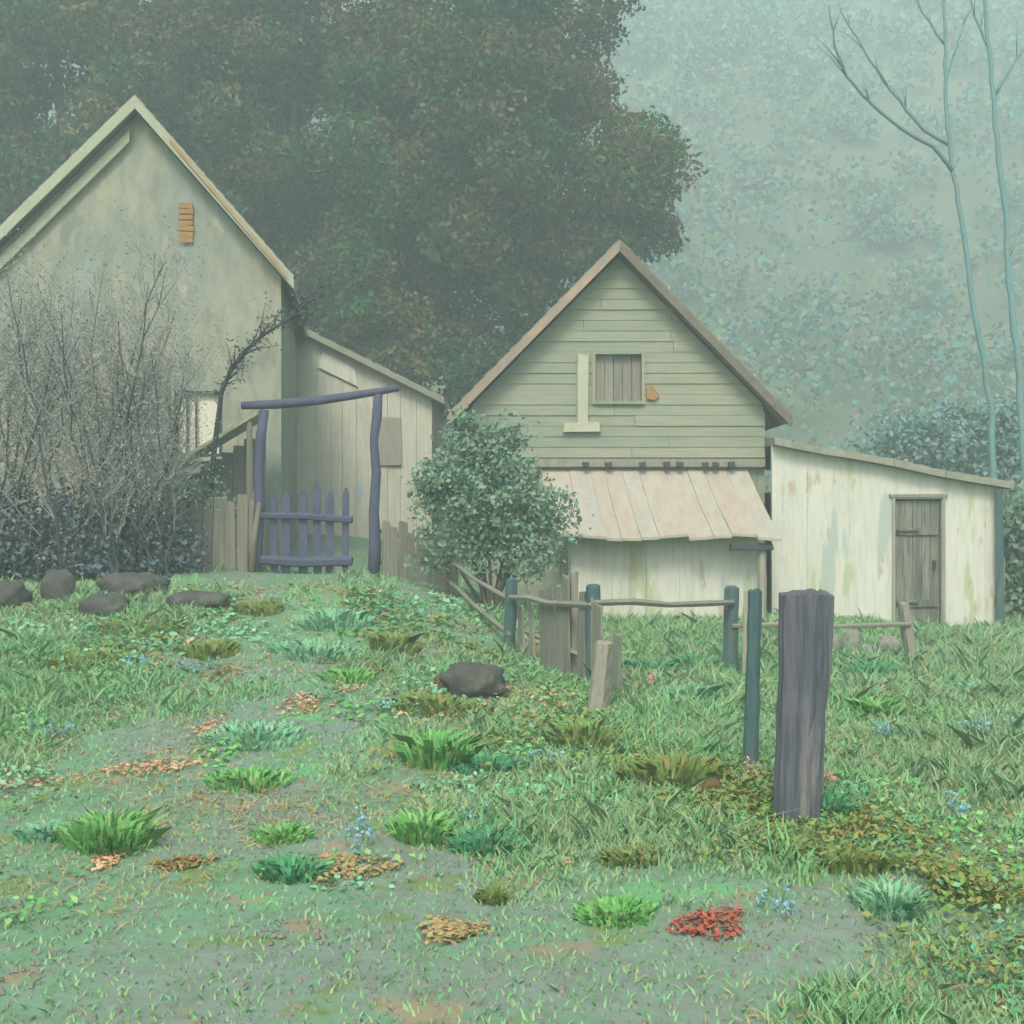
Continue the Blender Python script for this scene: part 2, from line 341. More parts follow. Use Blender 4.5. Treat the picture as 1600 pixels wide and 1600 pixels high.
# ------------------------------------------------------------------ haze
hb = MB().box((-190, -30, -2), (210, 215, 97)).build('haze', bpy.data.materials.new('haze'))
hm = hb.data.materials[0]; hm.use_nodes = True; t = hm.node_tree; t.nodes.clear()
pv = t.nodes.new("ShaderNodeVolumePrincipled"); ov = t.nodes.new("ShaderNodeOutputMaterial")
pv.inputs["Color"].default_value = (*HAZE_COLOR, 1); pv.inputs["Density"].default_value = HAZE_DENSITY
pv.inputs["Anisotropy"].default_value = 0.1
t.links.new(pv.outputs[0], ov.inputs["Volume"]); tag(hb, 'pale green morning mist filling the whole yard and valley', 'mist', kind='stuff')

# ------------------------------------------------------------------ tall tree mass behind the houses
def lobe(px, py, rx, ry, Y):
    c = at(px, py, Y); s = Y/F
    return (c.x, c.y, c.z, rx*s, (rx+ry)*.5*s*.8, ry*s)
def big_tree(name, label, base, lobes, clumps, per, leaf, seed, m='foliage', bark='bark', cat='tree', spread=.45, tr=.32, group='tall dark trees behind the houses'):
    r = np.random.default_rng(seed); ra = random.Random(seed)
    g = hz(*base); root = thing(name, label, cat, (base[0], base[1], g), group=group)
    B = Vector((base[0], base[1], g)); tk = MB()
    top = max(l[2] for l in lobes) - g
    pts = [Vector((ra.uniform(-.15,.15)*i, ra.uniform(-.1,.1)*i, top*i/7 - (.25 if i == 0 else 0))) for i in range(8)]
    tk.tube(pts, [tr*(1-.11*i) for i in range(8)], 9)
    tk.build('trunk', M[bark], root, True)
    lm = MB()
    for l in lobes:
        for _ in range(3):
            s_ = pts[ra.randint(2, 5)]; e_ = Vector(l[:3]) - B + Vector((ra.uniform(-.5,.5)*l[3], ra.uniform(-.5,.5)*l[4], ra.uniform(-.4,.5)*l[5]))
            mid = s_.lerp(e_, .5) + Vector((0, 0, .3))
            lm.tube([s_, mid, e_], [tr*.4, tr*.22, tr*.06], 5)
    lm.build('limbs', M[bark], root, True)
    p = crown_tree([(l[0]-B.x, l[1]-B.y, l[2]-B.z, l[3]*.95, l[4], l[5]*.95) for l in lobes], clumps*per, r, subs=34, sub_r=(.16,.34))
    p = p[p[:, 2] > .15]
    quads('crown', leaves(p, leaf, r), M[m], root)
    return root
big_tree('broadleaf_tree', 'broad dark tree rising behind the clapboard house with its crown edge against the misty sky', (0.6, 33),
         [lobe(800,262,268,205,33), lobe(905,290,170,150,33), lobe(700,420,200,190,33), lobe(940,180,90,70,33), lobe(640,560,190,120,33), lobe(860,400,170,90,33), lobe(660,150,180,120,33), lobe(840,95,150,120,33), lobe(680,20,210,130,33), lobe(760,-20,200,120,33), lobe(855,15,150,130,33), lobe(700,200,230,190,33)], 1500, 95, .19, 1)
big_tree('broadleaf_tree', 'dark tree behind the gate and low shed, filling the gap between the two gables', (-7, 35),
         [lobe(470,200,230,210,35), lobe(560,400,200,210,35), lobe(360,330,150,200,35), lobe(520,80,200,110,35), lobe(560,560,170,120,35), lobe(400,40,170,120,35), lobe(330,120,150,150,35), lobe(480,0,240,150,35), lobe(300,20,200,130,35)], 1300, 95, .19, 2)
big_tree('broadleaf_tree', 'dark grey-green tree behind the left roof slope of the tall plaster house', (-14, 34),
         [lobe(110,190,220,200,34), lobe(250,110,170,130,34), lobe(-60,330,180,240,34), lobe(80,60,200,110,34), lobe(40,420,150,150,34), lobe(230,0,160,120,34), lobe(-40,40,200,150,34)], 1200, 80, .19, 3)

# teal bushes and hedge beyond the low wing
def bush(name, label, px, py, rx, ry, Y, m, seed, clumps=160, per=26, leaf=.16, spread=.2, group=None, cat='bush', extra=()):
    r = np.random.default_rng(seed); c = at(px, py, Y); g = hz(c.x, Y)
    root = thing(name, label, cat, (c.x, Y, g), group=group); B = Vector((c.x, Y, g))
    L = [lobe(px, py, rx, ry, Y)] + [lobe(*e, Y) for e in extra]
    L = [(a[0]-B.x, a[1]-B.y, a[2]-B.z, a[3], a[4], a[5]) for a in L]
    st = MB(); ra = random.Random(seed)
    for _ in range(9):
        l = L[ra.randrange(len(L))]
        e = Vector(l[:3]) + Vector((ra.uniform(-.5,.5)*l[3], ra.uniform(-.5,.5)*l[4], ra.uniform(-.3,.4)*l[5]))
        b0 = Vector((ra.uniform(-.08,.08), ra.uniform(-.08,.08), -.08))
        st.tube([b0, b0.lerp(e, .5)+Vector((0,0,.1)), e], [.03, .02, .006], 5)
    st.build('stems', M['bark'], root)
    p = crown_points(L, clumps, per, spread, r=r); p = p[p[:, 2] > .03]
    quads('foliage', leaves(p, leaf, r, .6), M[m], root); return root
bush('bush', 'blue-green bush showing above the roof of the white wing, leftmost of the row', 1430, 700, 80, 55, 30, 'teal_bush', 31, group='bushes beyond the white wing')
bush('bush', 'blue-green bush behind the two bare trunks above the white wing', 1515, 690, 90, 70, 31, 'teal_bush', 32, group='bushes beyond the white wing')
bush('bush', 'tall blue-green bush at the right edge behind the second bare tree', 1605, 700, 80, 90, 30, 'teal_bush', 33, group='bushes beyond the white wing')
bush('bush', 'dim grey-green bush beside the dark corner post of the white wing', 1620, 880, 52, 130, 19, 'sage', 34, clumps=200, per=30)

# bare slender trees at right
def bare_tree(label, pts, rr, branches, Y, seed):
    base = at(*pts[0], Y); g = hz(base.x, Y); root = thing('bare_tree', label, 'tree', (base.x, Y, g), group='slender bare trees at the right')
    B = Vector((base.x, Y, g)); ra = random.Random(seed)
    P = [Vector((0, 0, -.2))] + [at(x, y, Y)-B for x, y in pts]
    def fine(P, n=4):
        out = []
        for a, b in zip(P, P[1:]):
            for k in range(n): out.append(a.lerp(b, k/n) + Vector((ra.uniform(-.02,.02), ra.uniform(-.02,.02), 0)))
        return out + [P[-1]]
    Q = fine(P); n = len(Q)
    MB().tube(Q, [rr*(1-.6*i/n) for i in range(n)], 8).build('trunk', M['teal_bark'], root, True)
    for bp, br in branches:
        yo = ra.uniform(-.6, .6); K = [at(x, y, Y)-B + Vector((0, yo*i*.5, 0)) for i, (x, y) in enumerate(bp)]
        q = fine(K, 3); b = MB().tube(q, [br*(1-.75*i/len(q)) for i in range(len(q))], 6)
        for _ in range(7):
            i = ra.randrange(len(q)//3, len(q)); d = (q[i]-q[max(i-1,0)]).normalized()
            e = q[i] + (d + Vector((ra.uniform(-.7,.7), ra.uniform(-.7,.7), ra.uniform(-.1,.9)))).normalized()*ra.uniform(.3, 1.0)
            b.tube([q[i], q[i].lerp(e,.5)+Vector((0,0,.05)), e], [br*.3, br*.2, br*.08], 4)
        b.build('branch', M['teal_bark'], root, True)
bare_tree('slender bare teal-grey tree with long forked branches reaching left over the white wing',
          [(1552,760),(1550,650),(1536,560),(1520,480),(1505,360),(1490,270),(1480,200),(1477,120),(1478,40),(1470,-60)], .082,
          [([(1490,268),(1450,235),(1395,215),(1340,180),(1300,150),(1275,110),(1262,60)], .055), ([(1482,225),(1440,205),(1400,160),(1365,120),(1330,70),(1300,20)], .05),
           ([(1478,120),(1500,70),(1520,10)], .03), ([(1476,70),(1440,20),(1420,-30)], .03)], 26, 4)
bare_tree('slender bare teal-grey tree nearest the right edge of the view, with few branches',
          [(1600,760),(1597,650),(1588,540),(1577,440),(1572,340),(1562,250),(1553,180),(1550,110),(1540,20),(1536,-60)], .09,
          [([(1575,400),(1600,350),(1640,300)], .04), ([(1553,150),(1590,90),(1630,40)], .04), ([(1547,80),(1520,30),(1505,-30)], .035)], 25, 5)

# ------------------------------------------------------------------ clapboard house with pent roof
def house2():
    g = -.1; root = thing('clapboard_house', 'weathered clapboard house with steep gable, small shuttered hatch and pale pent roof in front', 'house', (1.65, 18, g))
    hw = 2.3; pk = 5.62-g; ev = 2.95-g; ro = 2.62; sl = (pk-ev)/ro
    roofz = lambda x: pk - sl*abs(x)
    # body
    MB().prism([(-hw,-.4),(hw,-.4),(hw,roofz(hw)-.05),(0,pk-.05),(-hw,roofz(hw)-.05)], .15, 7).build('wall', M['white'], root)
    # clapboards: lapped courses, cut to the roof line, leaving the hatch opening
    cl = MB(); zc = 2.45-g; step = .165; hx0, hx1, hz0, hz1 = -.35, .37, 3.33-g, 4.06-g
    while zc < pk-.12:
        z1 = min(zc+step+.03, pk-.06)
        a0 = min(hw, (pk-zc)/sl-.03); a1 = max(.01, min(hw, (pk-z1)/sl-.03))
        segs = [(-a0,-a1,a0,a1)]
        if zc+step*.5 > hz0 and zc+step*.5 < hz1: segs = [(-a0,-a1,hx0,hx0),(hx1,hx1,a0,a1)]
        cut = rnd.uniform(-.9,.9)
        for (l0,l1,r0,r1) in segs:
            pieces = [(l0,l1,r0,r1)]
            if len(segs) == 1 and a0 > .8: pieces = [(l0,l1,cut-.003,cut-.003),(cut+.003,cut+.003,r0,r1)]
            for (l0_,l1_,r0_,r1_) in pieces:
                j = rnd.uniform(-.006,.006)
                vs = [(l0_,-.022+j,zc),(r0_,-.022+j,zc),(r0_,.149,zc),(l0_,.149,zc),(l1_,-.008+j,z1),(r1_,-.008+j,z1),(r1_,.149,z1),(l1_,.149,z1)]
                cl.add(vs, [(0,3,2,1),(4,5,6,7),(0,1,5,4),(1,2,6,5),(2,3,7,6),(3,0,4,7)])
        zc += step
    cl.build('clapboards', M['clap'], root)
    # lower front boards on each side of the pent roof
    lo = MB(); x = -hw
    while x < hw-.01:
        w = min(rnd.uniform(.2,.28), hw-x); lo.box((x+.004, rnd.uniform(-.012,0), -.4), (x+w-.004, .149, 2.28-g)); x += w
    lo.build('lower_boards', M['clap'], root)
    # roof slabs
    for s in (-1, 1):
        rf = MB(); T = .15
        n = 14
        for i in range(n):            # shingle courses stepping down the slope
            xa, xb = ro*i/n, ro*(i+1)/n
            za, zb = pk+.17-sl*xa, pk+.17-sl*xb
            vs = [(s*xa,-.3,za-T),(s*xb,-.3,zb-T),(s*xb,7.3,zb-T),(s*xa,7.3,za-T),(s*xa,-.3,za),(s*xb,-.3+rnd.uniform(-.015,.015),zb+.025),(s*xb,7.3,zb+.025),(s*xa,7.3,za)]
            rf.add(vs, [(0,3,2,1),(4,5,6,7),(0,1,5,4),(1,2,6,5),(2,3,7,6),(3,0,4,7)])
        rf.build('roof', M['rooftop'], root)
        b = MB()
        vs = []
        for y in (-.345, -.303):
            vs += [(0,y,pk-.02),(s*(ro+.03),y,pk-.02-sl*(ro+.03)),(s*(ro+.03),y,pk+.15-sl*(ro+.03)),(0,y,pk+.15)]
        b.add(vs, [(0,1,2,3),(7,6,5,4),(0,4,5,1),(1,5,6,2),(2,6,7,3),(3,7,4,0)])
        bb = b.build('bargeboard', M['barge_pink' if s < 0 else 'barge_dark'], root)
        bb['label'] = 'pinkish brown left bargeboard' if s < 0 else 'dark right bargeboard'
    # hatch
    ht = MB()
    for i in range(5):
        w = (hx1-hx0)/5; ht.box((hx0+i*w+.004, .05+rnd.uniform(0,.01), hz0), (hx0+(i+1)*w-.004, .1, hz1), jit=.003)
    hatch = ht.build('hatch', M['greywood'], root)
    fr = MB(); e = .05
    fr.box((hx0-e,-.06,hz0-e),(hx0,.1,hz1+e)).box((hx1,-.06,hz0-e),(hx1+e,.1,hz1+e)).box((hx0,-.06,hz1),(hx1,.1,hz1+e)).box((hx0,-.075,hz0-e),(hx1,.1,hz0))
    fr.build('frame', M['clap'], hatch)
    MB().box((-.64,-.085,2.98-g),(-.47,-.037,4.05-g), jit=.015).build('board', M['palewood'], root)['label'] = 'pale upright board left of the hatch'
    MB().box((-.85,-.10,2.86-g),(-.28,-.037,3.0-g), jit=.02).build('ledge', M['palewood'], root)
    MB().prism([(.45,3.36-g),(.57,3.34-g),(.64,3.42-g),(.58,3.5-g),(.53,3.6-g),(.44,3.56-g)], -.075, -.037).build('patch', M['tan'], root)['label'] = 'tan nailed-on patch right of the hatch'
    # beam with rafter ends above the pent roof
    MB().box((-1.3,-.13,2.3-g),(2.28,-.005,2.42-g), jit=.012).build('beam', M['greywood'], root)
    for xx in (-.55,-.2,.32,.7,.9,1.3,1.45,1.7): MB().box((xx,-.24,2.3-g),(xx+.09,-.132,2.37-g), jit=.01).build('rafter_end', M['dark_twig'], root)
    # pent roof
    pr = MB(); u = 0.0
    while u < .995:
        du = min(rnd.uniform(.06, .14), 1-u); lift = rnd.uniform(0, .010); ext = rnd.uniform(-.05, .06); ny_ = 7; rows = []
        for jv in range(ny_+1):
            v = jv/ny_; row = []
            for uu in (u+.0007, u+du-.0007):
                x = (-1.2*(1-v) - 1.08*v)*(1-uu) + (2.02*(1-v)+2.22*v)*uu
                z_ = 2.27-g - v*1.02 - .045*math.sin(v*math.pi) + lift + .03*math.sin(uu*9+1)*v + rnd.uniform(-.004,.004)
                row.append((x, -.02-(1.42+ext)*v, z_ - .6*ext*v))
            rows.append(row)
        vs = []
        for row in rows: vs += [row[0], row[1], (row[1][0], row[1][1], row[1][2]-.04), (row[0][0], row[0][1], row[0][2]-.04)]
        fs = []
        for jv in range(ny_):
            for k in range(4):
                k2 = (k+1) % 4; fs.append((4*jv+k2, 4*jv+k, 4*jv+4+k, 4*jv+4+k2))
        fs += [(0,1,2,3), (4*ny_+3, 4*ny_+2, 4*ny_+1, 4*ny_)]
        pr.add(vs, fs); u += du
    pr.build('pent_roof', M['pinkroof'], root)
    MB().box((1.5,-1.40,1.05-g),(2.12,-1.28,1.14-g), jit=.012).build('eave_beam', M['dark_twig'], root)
    # whitewashed front below the pent roof: vertical boards
    an = MB(); x = -.78
    while x < 1.98:
        w = rnd.uniform(.4,.7); w = min(w, 2.0-x); an.box((x,-.96+rnd.uniform(-.006,.006),-.35),(x+w-.003,-.9,1.40-g+rnd.uniform(-.02,.02))); x += w
    an.build('front_boards', M['white'], root)
    MB().box((-.78,-.898,-.35),(-.72,-.02,1.35-g)).build('side_boards', M['white'], root)
    MB().box((1.9,-.898,-.35),(1.96,-.02,1.35-g)).build('side_boards', M['white'], root)
    MB().post((1.99,-1.25,-.3),(1.98,-1.27,1.06-g), .065, taper=.95).build('post', M['paleplank'], root)
house2()

# ------------------------------------------------------------------ white wing on the right
def wing():
    g = -.2; root = thing('lean_to_wing', 'low whitewashed wing with sloping mono-pitch roof and dark plank door', 'outbuilding', (3.97, 17.6, g))
    x1 = 3.42; zt = lambda x: 2.62-g - .19*x - .012*math.sin(x*3); zb = -.25
    d0, d1, dz = 1.88, 2.60, 1.80-g
    wl = MB(); 
    cuts = [0]
    x = 0
    while x < x1-.05:
        w = rnd.uniform(.45,.8); nxt = min(x+w, x1)
        if x < d0 < nxt or abs(nxt-d0) < .08: nxt = d0
        if x < d1 < nxt or abs(nxt-d1) < .08: nxt = d1
        if x1-nxt < .08: nxt = x1
        lo = dz if (x >= d0-.001 and nxt <= d1+.001) else zb
        j = rnd.uniform(-.003,.003); e = .0012
        vs = [(x+e,j,lo),(nxt-e,j,lo),(nxt-e,.08,lo),(x+e,.08,lo),(x+e,j,zt(x)),(nxt-e,j,zt(nxt)),(nxt-e,.08,zt(nxt)),(x+e,.08,zt(x))]
        wl.add(vs, [(0,3,2,1),(4,5,6,7),(0,1,5,4),(1,2,6,5),(2,3,7,6),(3,0,4,7)]); x = nxt
    wl.build('front_wall', M['white'], root)
    MB().box((x1-.08,.083,zb),(x1,5,zt(x1))).build('side_wall', M['white'], root)
    MB().box((.0,4.9,zb),(x1-.083,5,zt(x1))).build('back_wall', M['white'], root)
    dr = MB(); n = 5
    for i in range(n):
        w = (d1-d0-.04)/n; dr.box((d0+.02+i*w+.003,.05+rnd.uniform(0,.012),.02),(d0+.02+(i+1)*w-.003,.078,dz-.03), jit=.004)
    door = dr.build('door', M['doorwood'], root)
    MB().box((d0+.05,.02,.35),(d1-.05,.049,.46)).build('batten', M['doorwood'], door)
    MB().box((d0+.05,.02,1.45),(d1-.05,.049,1.56)).build('batten', M['doorwood'], door)
    for zz in (.38, 1.48): MB().box((d0+.02,.005,zz),(d0+.36,.019,zz+.04)).build('hinge', M['dark'], door)
    MB().box((d1-.13,.0,.92),(d1-.09,.049,1.06)).build('latch', M['dark'], door)
    fr = MB().box((d0-.045,-.03,0),(d0-.004,-.0115,dz+.02), jit=.006).box((d1+.004,-.035,0),(d1+.04,-.0115,dz+.02), jit=.006).box((d0-.09,-.04,dz+.022),(d1+.07,-.0115,dz+.075), jit=.006)
    fr.build('door_frame', M['paleplank'], root)
    MB().box((d0-.05,-.16,-.06),(x1+.02,-.015,.0), jit=.01).build('sill', M['greywood'], root)
    rf = MB(); n = 14
    for i in range(n):
        xa, xb = -.0+(x1+.2)*i/n, (x1+.2)*(i+1)/n
        za, zb2 = zt(xa)+.005, zt(xb)+.005; q = rnd.uniform(-.02,.02)
        rf.add([(xa,-.2+q,za),(xb,-.2+q,zb2),(xb,5.1,zb2),(xa,5.1,za),(xa,-.2+q,za+.10),(xb,-.2+q,zb2+.10+.015),(xb,5.1,zb2+.45),(xa,5.1,za+.45)],
               [(0,3,2,1),(4,5,6,7),(0,1,5,4),(1,2,6,5),(2,3,7,6),(3,0,4,7)])
    rf.build('roof', M['leanroof'], root)
    MB().post((x1+.02,-.12,-.3),(x1-.01,-.12,zt(x1)-.03), .07, taper=.8).build('corner_post', M['tealpost'], root)
    bd = MB().box((x1+.02,-.02,-.2),(x1+.14,.06,1.1), jit=.02); bd.build('corner_board', M['greywood'], root)
wing()

# ------------------------------------------------------------------ tall plaster house on the left
def house1():
    P = at(215, 165, 17.0); g = .42
    root = thing('plaster_house', 'tall narrow old plaster house with steep gable and rust-stained right roof edge', 'house', (P.x, 17.0, g), R(8))
    pk = P.z-g-.12; slr, sll = 1.13, 1.06; xr, xl = 2.08, 3.3
    prof = [(-xl,-.5),(xr,-.5),(xr,pk-slr*xr),(0,pk),(-xl,pk-sll*xl)]
    wx0, wx1, wz0, wz1 = .52, 1.22, 2.0, 2.98
    # front wall with a window opening, butted pieces
    zr = lambda x: pk-(slr*x if x > 0 else -sll*x)
    fw = MB()
    for a, b, lo in ((-xl,0,-.5),(0,wx0,-.5),(wx0,wx1,wz1),(wx1,xr,-.5)):
        fw.prism([(a,lo),(b,lo),(b,zr(b)),(a,zr(a))], 0, .25)
    fw.prism([(wx0,-.5),(wx1,-.5),(wx1,wz0),(wx0,wz0)], 0, .25)
    fw.build('front_wall', M['plaster'], root)
    MB().box((xr-.25,.252,-.5),(xr,5,zr(xr))).build('side_wall', M['plaster'], root)
    MB().box((-xl,.252,-.5),(-xl+.25,5,zr(-xl))).build('side_wall', M['plaster'], root)
    MB().prism([(-xl+.26,-.5),(xr-.26,-.5),(xr-.26,zr(xr)),(0,pk),(-xl+.26,zr(-xl))], 4.8, 5).build('back_wall', M['plaster'], root)
    for s, sl, ro in ((-1, sll, xl+.25), (1, slr, xr+.2)):
        rf = MB(); n = 16; T = .18
        for i in range(n):
            xa, xb = ro*i/n, ro*(i+1)/n; za, zb = pk+.2-sl*xa, pk+.2-sl*xb; q = rnd.uniform(-.012,.012)
            rf.add([(s*xa,-.22,za-T),(s*xb,-.22,zb-T),(s*xb,5.2,zb-T),(s*xa,5.2,za-T),(s*xa,-.22,za),(s*xb,-.22+q,zb+.02),(s*xb,5.2,zb+.02),(s*xa,5.2,za)],
                   [(0,3,2,1),(4,5,6,7),(0,1,5,4),(1,2,6,5),(2,3,7,6),(3,0,4,7)])
        rf.build('roof', M['leanroof'], root)
        b = MB(); vs = []; wdt = .2 if s < 0 else .18
        for y in (-.27, -.223):
            vs += [(0,y,pk+.18-wdt),(s*ro,y,pk+.18-wdt-sl*ro),(s*ro,y,pk+.18-sl*ro),(0,y,pk+.18)]
        b.add(vs, [(0,1,2,3),(7,6,5,4),(0,4,5,1),(1,5,6,2),(2,6,7,3),(3,7,4,0)])
        bo = b.build('bargeboard', M['barge_pale'], root)
        if s > 0:
            c = MB(); vs = []
            for y in (-.3, -.272):
                vs += [(.5,y,pk+.08-sl*.5),(ro-.1,y,pk+.03-sl*(ro-.1)),(ro-.1,y,pk+.12-sl*(ro-.1)),(.5,y,pk+.15-sl*.5)]
            c.add(vs, [(0,1,2,3),(7,6,5,4),(0,4,5,1),(1,5,6,2),(2,6,7,3),(3,7,4,0)])
            c.build('trim_strip', M['barge_rust'], root)
        else:
            c = MB(); vs = []
            for y in (-.10, -.003):
                vs += [(-.1,y,pk-.34-sl*.1),(-ro+.4,y,pk-.36-sl*(ro-.4)),(-ro+.4,y,pk-.16-sl*(ro-.4)),(-.1,y,pk-.17-sl*.1)]
            c.add(vs, [(3,2,1,0),(4,5,6,7),(1,5,4,0),(2,6,5,1),(3,7,6,2),(0,4,7,3)])
            c.build('rake_beam', M['barge_pale'], root)
    # orange vent shutter
    vt = MB()
    for i in range(7): vt.box((.6,-.05,5.17+i*.085),(.80,-.012,5.24+i*.085), jit=.012)
    vt.build('vent', M['tan'], root)['label'] = 'small orange-brown vent high in the gable'
    # window with pale shade and dark glazing bars
    wn = MB(); e = .05
    wn.box((wx0,.02,wz0),(wx0+e,.1,wz1)).box((wx1-e,.02,wz0),(wx1,.1,wz1)).box((wx0+e,.02,wz1-e),(wx1-e,.1,wz1)).box((wx0+e,.0,wz0),(wx1-e,.1,wz0+e))
    wn.box((wx0+.17,.03,wz0+e),(wx0+.20,.08,wz1-e)).box((wx0+.30,.03,wz0+e),(wx0+.325,.08,wz1-e))
    w = wn.build('window', M['dark_twig'], root)
    MB().box((wx0+.01,.101,wz0+.01),(wx1-.01,.12,wz1-.01)).build('pane', M['pane'], w)
    MB().box((wx0-.08,-.09,wz0-.07),(wx1+.08,-.003,wz0-.003), jit=.008).build('sill', M['barge_pale'], w)
house1()

# ------------------------------------------------------------------ low shed behind the gate
def shed():
    Y = 22.6; P = at(472, 512, Y); g = hz(P.x, Y)
    root = thing('board_shed', 'low weathered board shed with shallow gable behind the arched gate', 'shed', (P.x, Y, g))
    pk = P.z-g; sl = .50; hw = 2.55; z = lambda x: pk-sl*abs(x)-.12
    w = MB(); x = -hw
    while x < hw-.01:
        b = min(x+rnd.uniform(.2,.32), hw)
        if hw-b < .08: b = hw
        j = rnd.uniform(-.012,.012)
        if x < 0 < b: b = 0.0
        w.add([(x+.003,j,-.4),(b-.003,j,-.4),(b-.003,.1,-.4),(x+.003,.1,-.4),(x+.003,j,z(x)),(b-.003,j,z(b)),(b-.003,.1,z(b)),(x+.003,.1,z(x))],
              [(0,3,2,1),(4,5,6,7),(0,1,5,4),(1,2,6,5),(2,3,7,6),(3,0,4,7)]); x = b
    w.build('front_wall', M['shedwood'], root)
    MB().box((hw-.1,.103,-.4),(hw,5,z(hw))).build('side_wall', M['shedwood'], root)
    MB().box((-hw,.103,-.4),(-hw+.1,5,z(hw))).build('side_wall', M['shedwood'], root)
    for s in (-1, 1):
        ro = hw+.25; T = .12; n = 8; rf = MB()
        for i in range(n):
            xa, xb = ro*i/n, ro*(i+1)/n; za, zb = pk-sl*xa, pk-sl*xb
            rf.add([(s*xa,-.25,za-T),(s*xb,-.25,zb-T),(s*xb,5.2,zb-T),(s*xa,5.2,za-T),(s*xa,-.25,za),(s*xb,-.25,zb+.02),(s*xb,5.2,zb+.02),(s*xa,5.2,za)],
                   [(0,3,2,1),(4,5,6,7),(0,1,5,4),(1,2,6,5),(2,3,7,6),(3,0,4,7)])
        rf.build('roof', M['leanroof'], root)
    MB().prism([(.32,3.28),(1.1,2.9),(1.05,3.22),(.9,3.33),(.42,3.58)], -.05, -.016).build('panel', M['white'], root)['label'] = 'lit patch of wall, painted as a pale panel, under the gable'  # lit patch of the board wall, painted in with a paler colour
    MB().box((1.5,-.06,1.35),(1.95,-.016,2.3), jit=.02).build('shutter', M['paleplank'], root)
shed()

# ------------------------------------------------------------------ lean-to shelter in front of the plaster house
def shelter():
    Y = 15.7; a, b = at(248, 742, Y), at(402, 648, Y); g = hz((a.x+b.x)/2, Y)
    root = thing('lean_to_shelter', 'small plank shelter with slanting roof below the plaster house window', 'shelter', ((a.x+b.x)/2, Y, g))
    o = Vector(((a.x+b.x)/2, Y, g)); A, B = a-o, b-o; wdt = 1.0
    rf = MB(); n = 5
    for i in range(n):
        y0, y1 = i*wdt/n+.005, (i+1)*wdt/n-.005; q = rnd.uniform(-.05,.05)
        P0, P1 = Vector((A.x+q,0,A.z+q*-.6)), Vector((B.x+q,0,B.z))
        dz = .012*i
        vs = [(P0.x,y0,P0.z+dz),(P1.x,y0,P1.z+dz),(P1.x,y1,P1.z+dz),(P0.x,y1,P0.z+dz),(P0.x,y0,P0.z+.05+dz),(P1.x,y0,P1.z+.05+dz),(P1.x,y1,P1.z+.05+dz),(P0.x,y1,P0.z+.05+dz)]
        rf.add(vs, [(0,3,2,1),(4,5,6,7),(0,1,5,4),(1,2,6,5),(2,3,7,6),(3,0,4,7)])
    rf.build('roof', M['barge_pale'], root)
    for x, y, q in ((A.x+.12,.06,.09),(B.x-.12,.06,.93),(A.x+.12,.9,.09),(B.x-.12,.9,.93)):
        z = A.z+(B.z-A.z)*((x-A.x)/(B.x-A.x))
        MB().post((x,y,-.3),(x,y,z-.02), .045).build('leg', M['greywood'], root)
    MB().box((A.x+.02,-.02,A.z-.06),(A.x+.8,.03,A.z-.01), jit=.01).build('rail', M['dark_twig'], root)
    bk = MB(); x = A.x+.15
    while x < B.x-.2:
        z = A.z+(B.z-A.z)*((x-A.x)/(B.x-A.x)); bk.box((x,.93,-.3),(x+.15,.96,z-.03), jit=.006); x += .16
    bk.build('back_boards', M['paleplank'], root)
shelter()

# ------------------------------------------------------------------ gate, plank fences
def gate():
    Y = 15.0; bl, br = at(405, 905, Y), at(588, 898, Y); g = hz((bl.x+br.x)/2, Y)
    root = thing('garden_gate', 'blue-grey picket gate hung in a tall post-and-lintel frame', 'gate', ((bl.x+br.x)/2, Y, g)); o = Vector(((bl.x+br.x)/2, Y, g))
    q = lambda px, py, dy=0: at(px, py, Y)-o+Vector((0, dy, 0))
    def bar(mb, P, r, sd=8): return mb.tube([Vector(p) for p in P], r, sd)
    p = bar(MB(), [q(399,915),q(401,850),q(406,790),q(404,740),q(407,690),q(413,640)], [.085,.082,.078,.07,.068,.062]); p.build('post', M['gateblue'], root, True)
    p = bar(MB(), [q(584,908),q(586,850),q(584,800),q(588,740),q(584,690),q(589,650),q(591,616)], [.08,.082,.068,.064,.055,.066,.058]); p.build('post', M['gateblue'], root, True)
    l = bar(MB(), [q(378,634,-.02),q(430,632,-.02),q(500,626,-.02),q(560,617,-.02),q(623,607,-.02)], [.05,.062,.056,.052,.04]); l.build('lintel', M['gateblue'], root, True)
    dk = bar(MB(), [q(396,912,-.1),q(398,850,-.1),q(408,785,-.1)], [.05,.05,.03]); dk.build('stake', M['barge_dark'], root, True)
    leaf = None
    r1 = bar(MB(), [q(410,806,-.075),q(470,806,-.075),q(552,812,-.075)], [.045,.045,.05], 6).build('rail', M['gateblue'], root)
    r2_ = bar(MB(), [q(410,874,-.09),q(470,878,-.09),q(552,876,-.09)], [.055,.07,.065], 6).build('rail', M['gateblue'], root)
    for px, top, w in ((428,778,.055),(448,768,.07),(474,763,.07),(495,752,.062),(516,768,.062),(541,762,.05)):
        x = rnd.uniform(-4,4); a, b = q(px+x*.5,897,-.03), q(px,top,-.03); k = MB()
        wv = w*.86
        vs = []
        for y in (-.012,.012):
            vs += [(a.x-wv,a.y+y,a.z),(a.x+wv,a.y+y,a.z),(b.x+wv*.95,b.y+y,b.z-.09),(b.x+wv*.35,b.y+y,b.z),(b.x-wv*.3,b.y+y,b.z),(b.x-wv*.95,b.y+y,b.z-.09)]
        k.add(vs, [(0,1,2,3,4,5),(11,10,9,8,7,6)]+[(i,i+6,(i+1)%6+6,(i+1)%6) for i in range(6)])
        k.build('picket', M['gateblue'], root)
gate()

